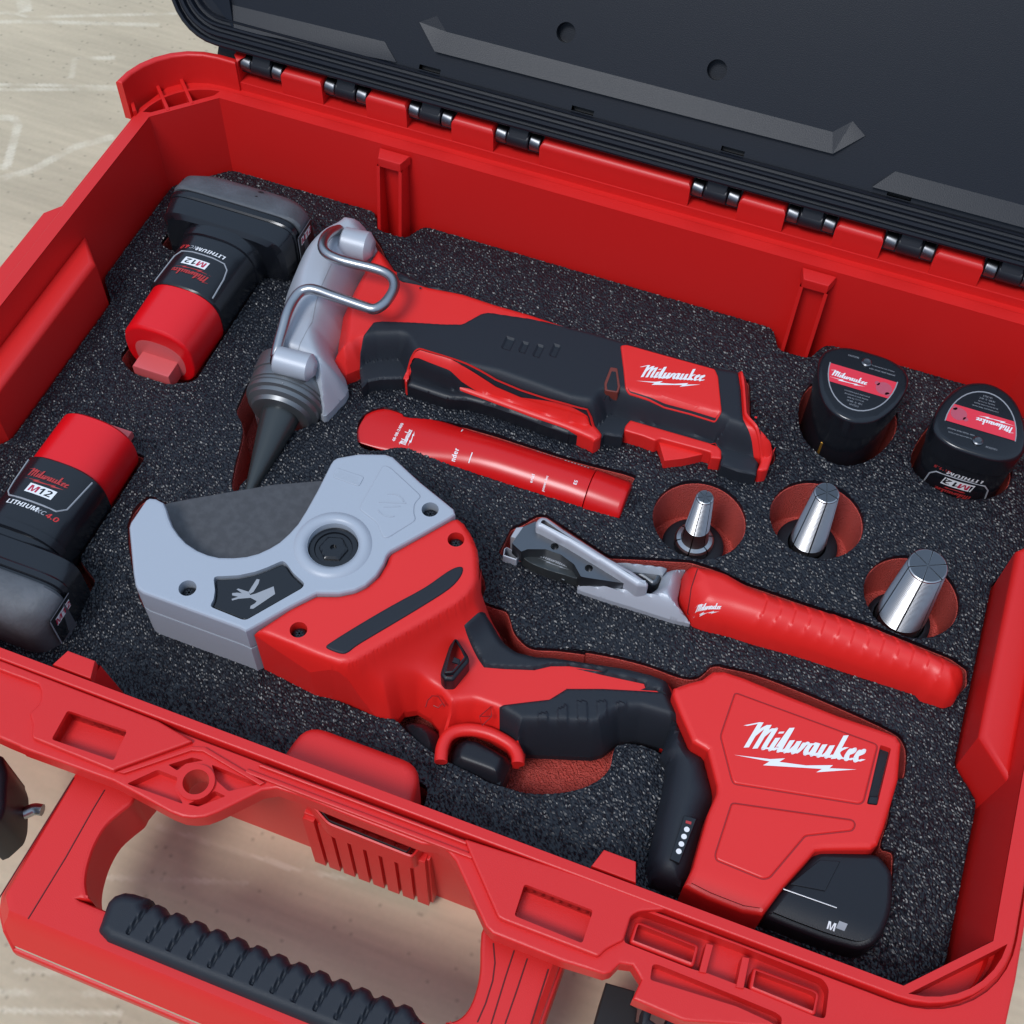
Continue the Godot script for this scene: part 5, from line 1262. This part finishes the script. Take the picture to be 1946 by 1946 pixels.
# ---------------------------------------------------------------- floor
func build_floor() -> void:
	var n := 1024; var x0 := -640.0; var z0 := -760.0; var w := 1400.0
	var im := Image.create(n, n, false, Image.FORMAT_RGB8)
	var f1 := FastNoiseLite.new(); f1.seed = 3; f1.frequency = 0.004; f1.fractal_octaves = 4
	var f2 := FastNoiseLite.new(); f2.seed = 8; f2.frequency = 0.02; f2.fractal_octaves = 3
	var base := Color(0.53, 0.43, 0.29)
	var pale := Color(0.74, 0.65, 0.49)
	var marks := []   # pale rubbed lines: polylines in mm
	for l in [[P([-488.7,-292.4,-475.7,-298.9,-461.8,-299.3,-368.3,-342.1]), 2.2], [P([-483.4,-284.1,-462.6,-293.8,-373.6,-326.2]), 3.0], [P([-447.8,-228.5,-408.3,-243.8,-363.8,-260]), 2.4], [P([-444.9,-224,-362.5,-257.7]), 2.0], [P([-428,-201.7,-414.7,-206.1,-408.8,-202.1,-394.1,-165,-401.5,-160.3]), 5.0], [P([-395.4,-150.6,-377.9,-168.1,-364.1,-196.7,-346,-214.9]), 5.0], [P([-401.1,-254.4,-409.3,-272.8,-384.3,-284]), 3.0], [P([-477.3,-317.4,-466.6,-302.6]), 9.0], [P([-102.6,215.4,-41.8,194.5]), 1.5], [P([-123.2,277.4,-54.9,252.8,-9.8,241]), 2.0], [P([-119.1,283.7,-65.5,264.7]), 1.2], [P([-91.8,186,-23.7,181.2,58.3,165.2]), 1.2], [P([-118.2,265.6,-59.2,245.3]), 1.6]]: marks.append(l)
	for j in n:
		for i in n:
			var x := x0 + w * i / n; var z := z0 + w * j / n
			var k := 1.0 + 0.16 * f1.get_noise_2d(x * 1.2, z * 5.0) + 0.10 * f2.get_noise_2d(x * 0.6, z * 9.0) + 0.05 * f2.get_noise_2d(x * 14.0, z * 14.0)
			var c := Color(base.r * k, base.g * k, base.b * k)
			if f2.get_noise_2d(x * 17.3 + z * 3.1, z * 19.0 + 500.0) > 0.60: c = c * 0.7
			im.set_pixel(i, j, c.linear_to_srgb())
	for m in marks:
		var l: PackedVector2Array = m[0]; var hw: float = m[1] * 0.5
		for q in l.size() - 1:
			var a := l[q]; var b := l[q + 1]; var st := int(a.distance_to(b) / 0.7)
			for s in st:
				var p := a.lerp(b, float(s) / st)
				for o in int(hw * 2.0 / 0.9) + 1:
					var e := p + (b - a).normalized().orthogonal() * (o * 0.9 - hw)
					var g := 0.5 + 0.9 * f2.get_noise_2d(e.x * 2.0, e.y * 2.0 + 90.0)
					var ii := int((e.x - x0) / w * n); var jj := int((e.y - z0) / w * n)
					if ii < 0 or jj < 0 or ii >= n or jj >= n: continue
					im.set_pixel(ii, jj, im.get_pixel(ii, jj).lerp(pale.linear_to_srgb(), clampf(g, 0.1, 0.8) * 0.42))
	var mb := pmb()
	for c in [[0, 0], [0, 1], [1, 1], [0, 0], [1, 1], [1, 0]]:
		mb.v.append(Vector3(x0 + w * c[0], 0, z0 + w * c[1])); mb.uv.append(Vector2(c[0], c[1]))
	var m := mat(Color(1, 1, 1), 0.62); m.albedo_texture = ImageTexture.create_from_image(im); m.texture_repeat = false
	var o := MeshInstance3D.new(); o.name = "floor"; o.mesh = mb.mesh(); o.material_override = m; add_child(o)
	o.set_meta("kind", "structure"); o.set_meta("label", "tan wooden board floor with pale rubbed lines under the case"); o.set_meta("category", "floor")
	mb = pmb(); prism(mb, rect(-9000, -9000, 9000, 9000), -60.0, -1.0)
	o = MeshInstance3D.new(); o.name = "ground"; o.mesh = mb.mesh(); o.material_override = mat(base, 0.7); add_child(o)
	o.set_meta("kind", "structure"); o.set_meta("label", "plain tan ground reaching beyond the board"); o.set_meta("category", "ground")

func _ready() -> void:
	var cam := Camera3D.new(); cam.name = "camera"
	cam.fov = 41.70; cam.near = 0.02; cam.far = 60.0
	cam.transform = Transform3D(Basis(Vector3(0.93517678, 0.02193114, -0.35350165), Vector3(-0.30735213, 0.54624205, -0.77920106), Vector3(0.17600869, 0.83734022, 0.51757346)).orthonormalized(), Vector3(0.126, 0.605, 0.337))
	add_child(cam); cam.current = true
	var we := WorldEnvironment.new(); we.name = "environment"
	var e := Environment.new(); we.environment = e
	var sk := ProceduralSkyMaterial.new()
	sk.sky_top_color = Color(0.76, 0.87, 1.0); sk.sky_horizon_color = Color(0.54, 0.61, 0.74); sk.sky_curve = 0.4
	sk.ground_horizon_color = Color(0.5, 0.48, 0.45); sk.ground_bottom_color = Color(0.4, 0.38, 0.35); sk.energy_multiplier = 1.0
	var sky := Sky.new(); sky.sky_material = sk
	e.background_mode = Environment.BG_SKY; e.sky = sky; e.background_energy_multiplier = 0.72
	e.tonemap_mode = Environment.TONE_MAPPER_LINEAR; e.tonemap_exposure = 1.38
	e.sdfgi_enabled = true; e.ssao_enabled = true; e.ssil_enabled = true
	add_child(we)
	var sun := DirectionalLight3D.new(); sun.name = "sun"
	sun.light_energy = 0.5; sun.light_angular_distance = 18.0; sun.light_color = Color(0.97, 0.98, 1.0); sun.shadow_enabled = true
	sun.look_at_from_position(Vector3(-0.2, 1.0, 0.6), Vector3.ZERO)
	add_child(sun)
	materials()
	build_floor()
	build_case()
	build_foam()
	build_shear()
	build_expander()
	build_cutter()
	build_tube()
	build_head("small slim expansion head with stepped flange, in the round pocket nearest the grease tube", Vector3(97.2, 24, -31.4), P([3, 34, 9.0, 34, 9.6, 35, 9.6, 38.5, 8.8, 39.5, 6.8, 40.0, 6.2, 44.0]), 50.0, 76.5, 5.9, 4.1, 6, 0.5, 0.15)
	build_head("middle-sized expansion head in the middle one of the three round pockets", Vector3(150.6, 24, -52.6), P([4, 34, 8.6, 34]), 39.0, 80.0, 8.7, 5.9, 6, 0.75, 0.2)
	build_head("widest expansion head, in the round pocket beside the end of the ridged red handle", Vector3(202.7, 24, -26.6), P([5, 34, 11.6, 34]), 42.0, 85.0, 11.7, 9.0, 6, 0.45, 0.12)
	long_battery("long black battery in the rear left corner, its red cap pointing to the front", Vector3(-192, 30, -22), PI, "4.0")
	long_battery("long black battery at the left edge, its red cap pointing to the hinge side", Vector3(-192, 30, 36), 0.0, "4.0")
	short_battery("upright short battery whose label reads the right way up, next to the right wall rib", Vector3(150.5, 18, -115), 0.0)
	short_battery("upright short battery whose label is upside down, in the rear right corner", Vector3(211, 18, -118), PI)
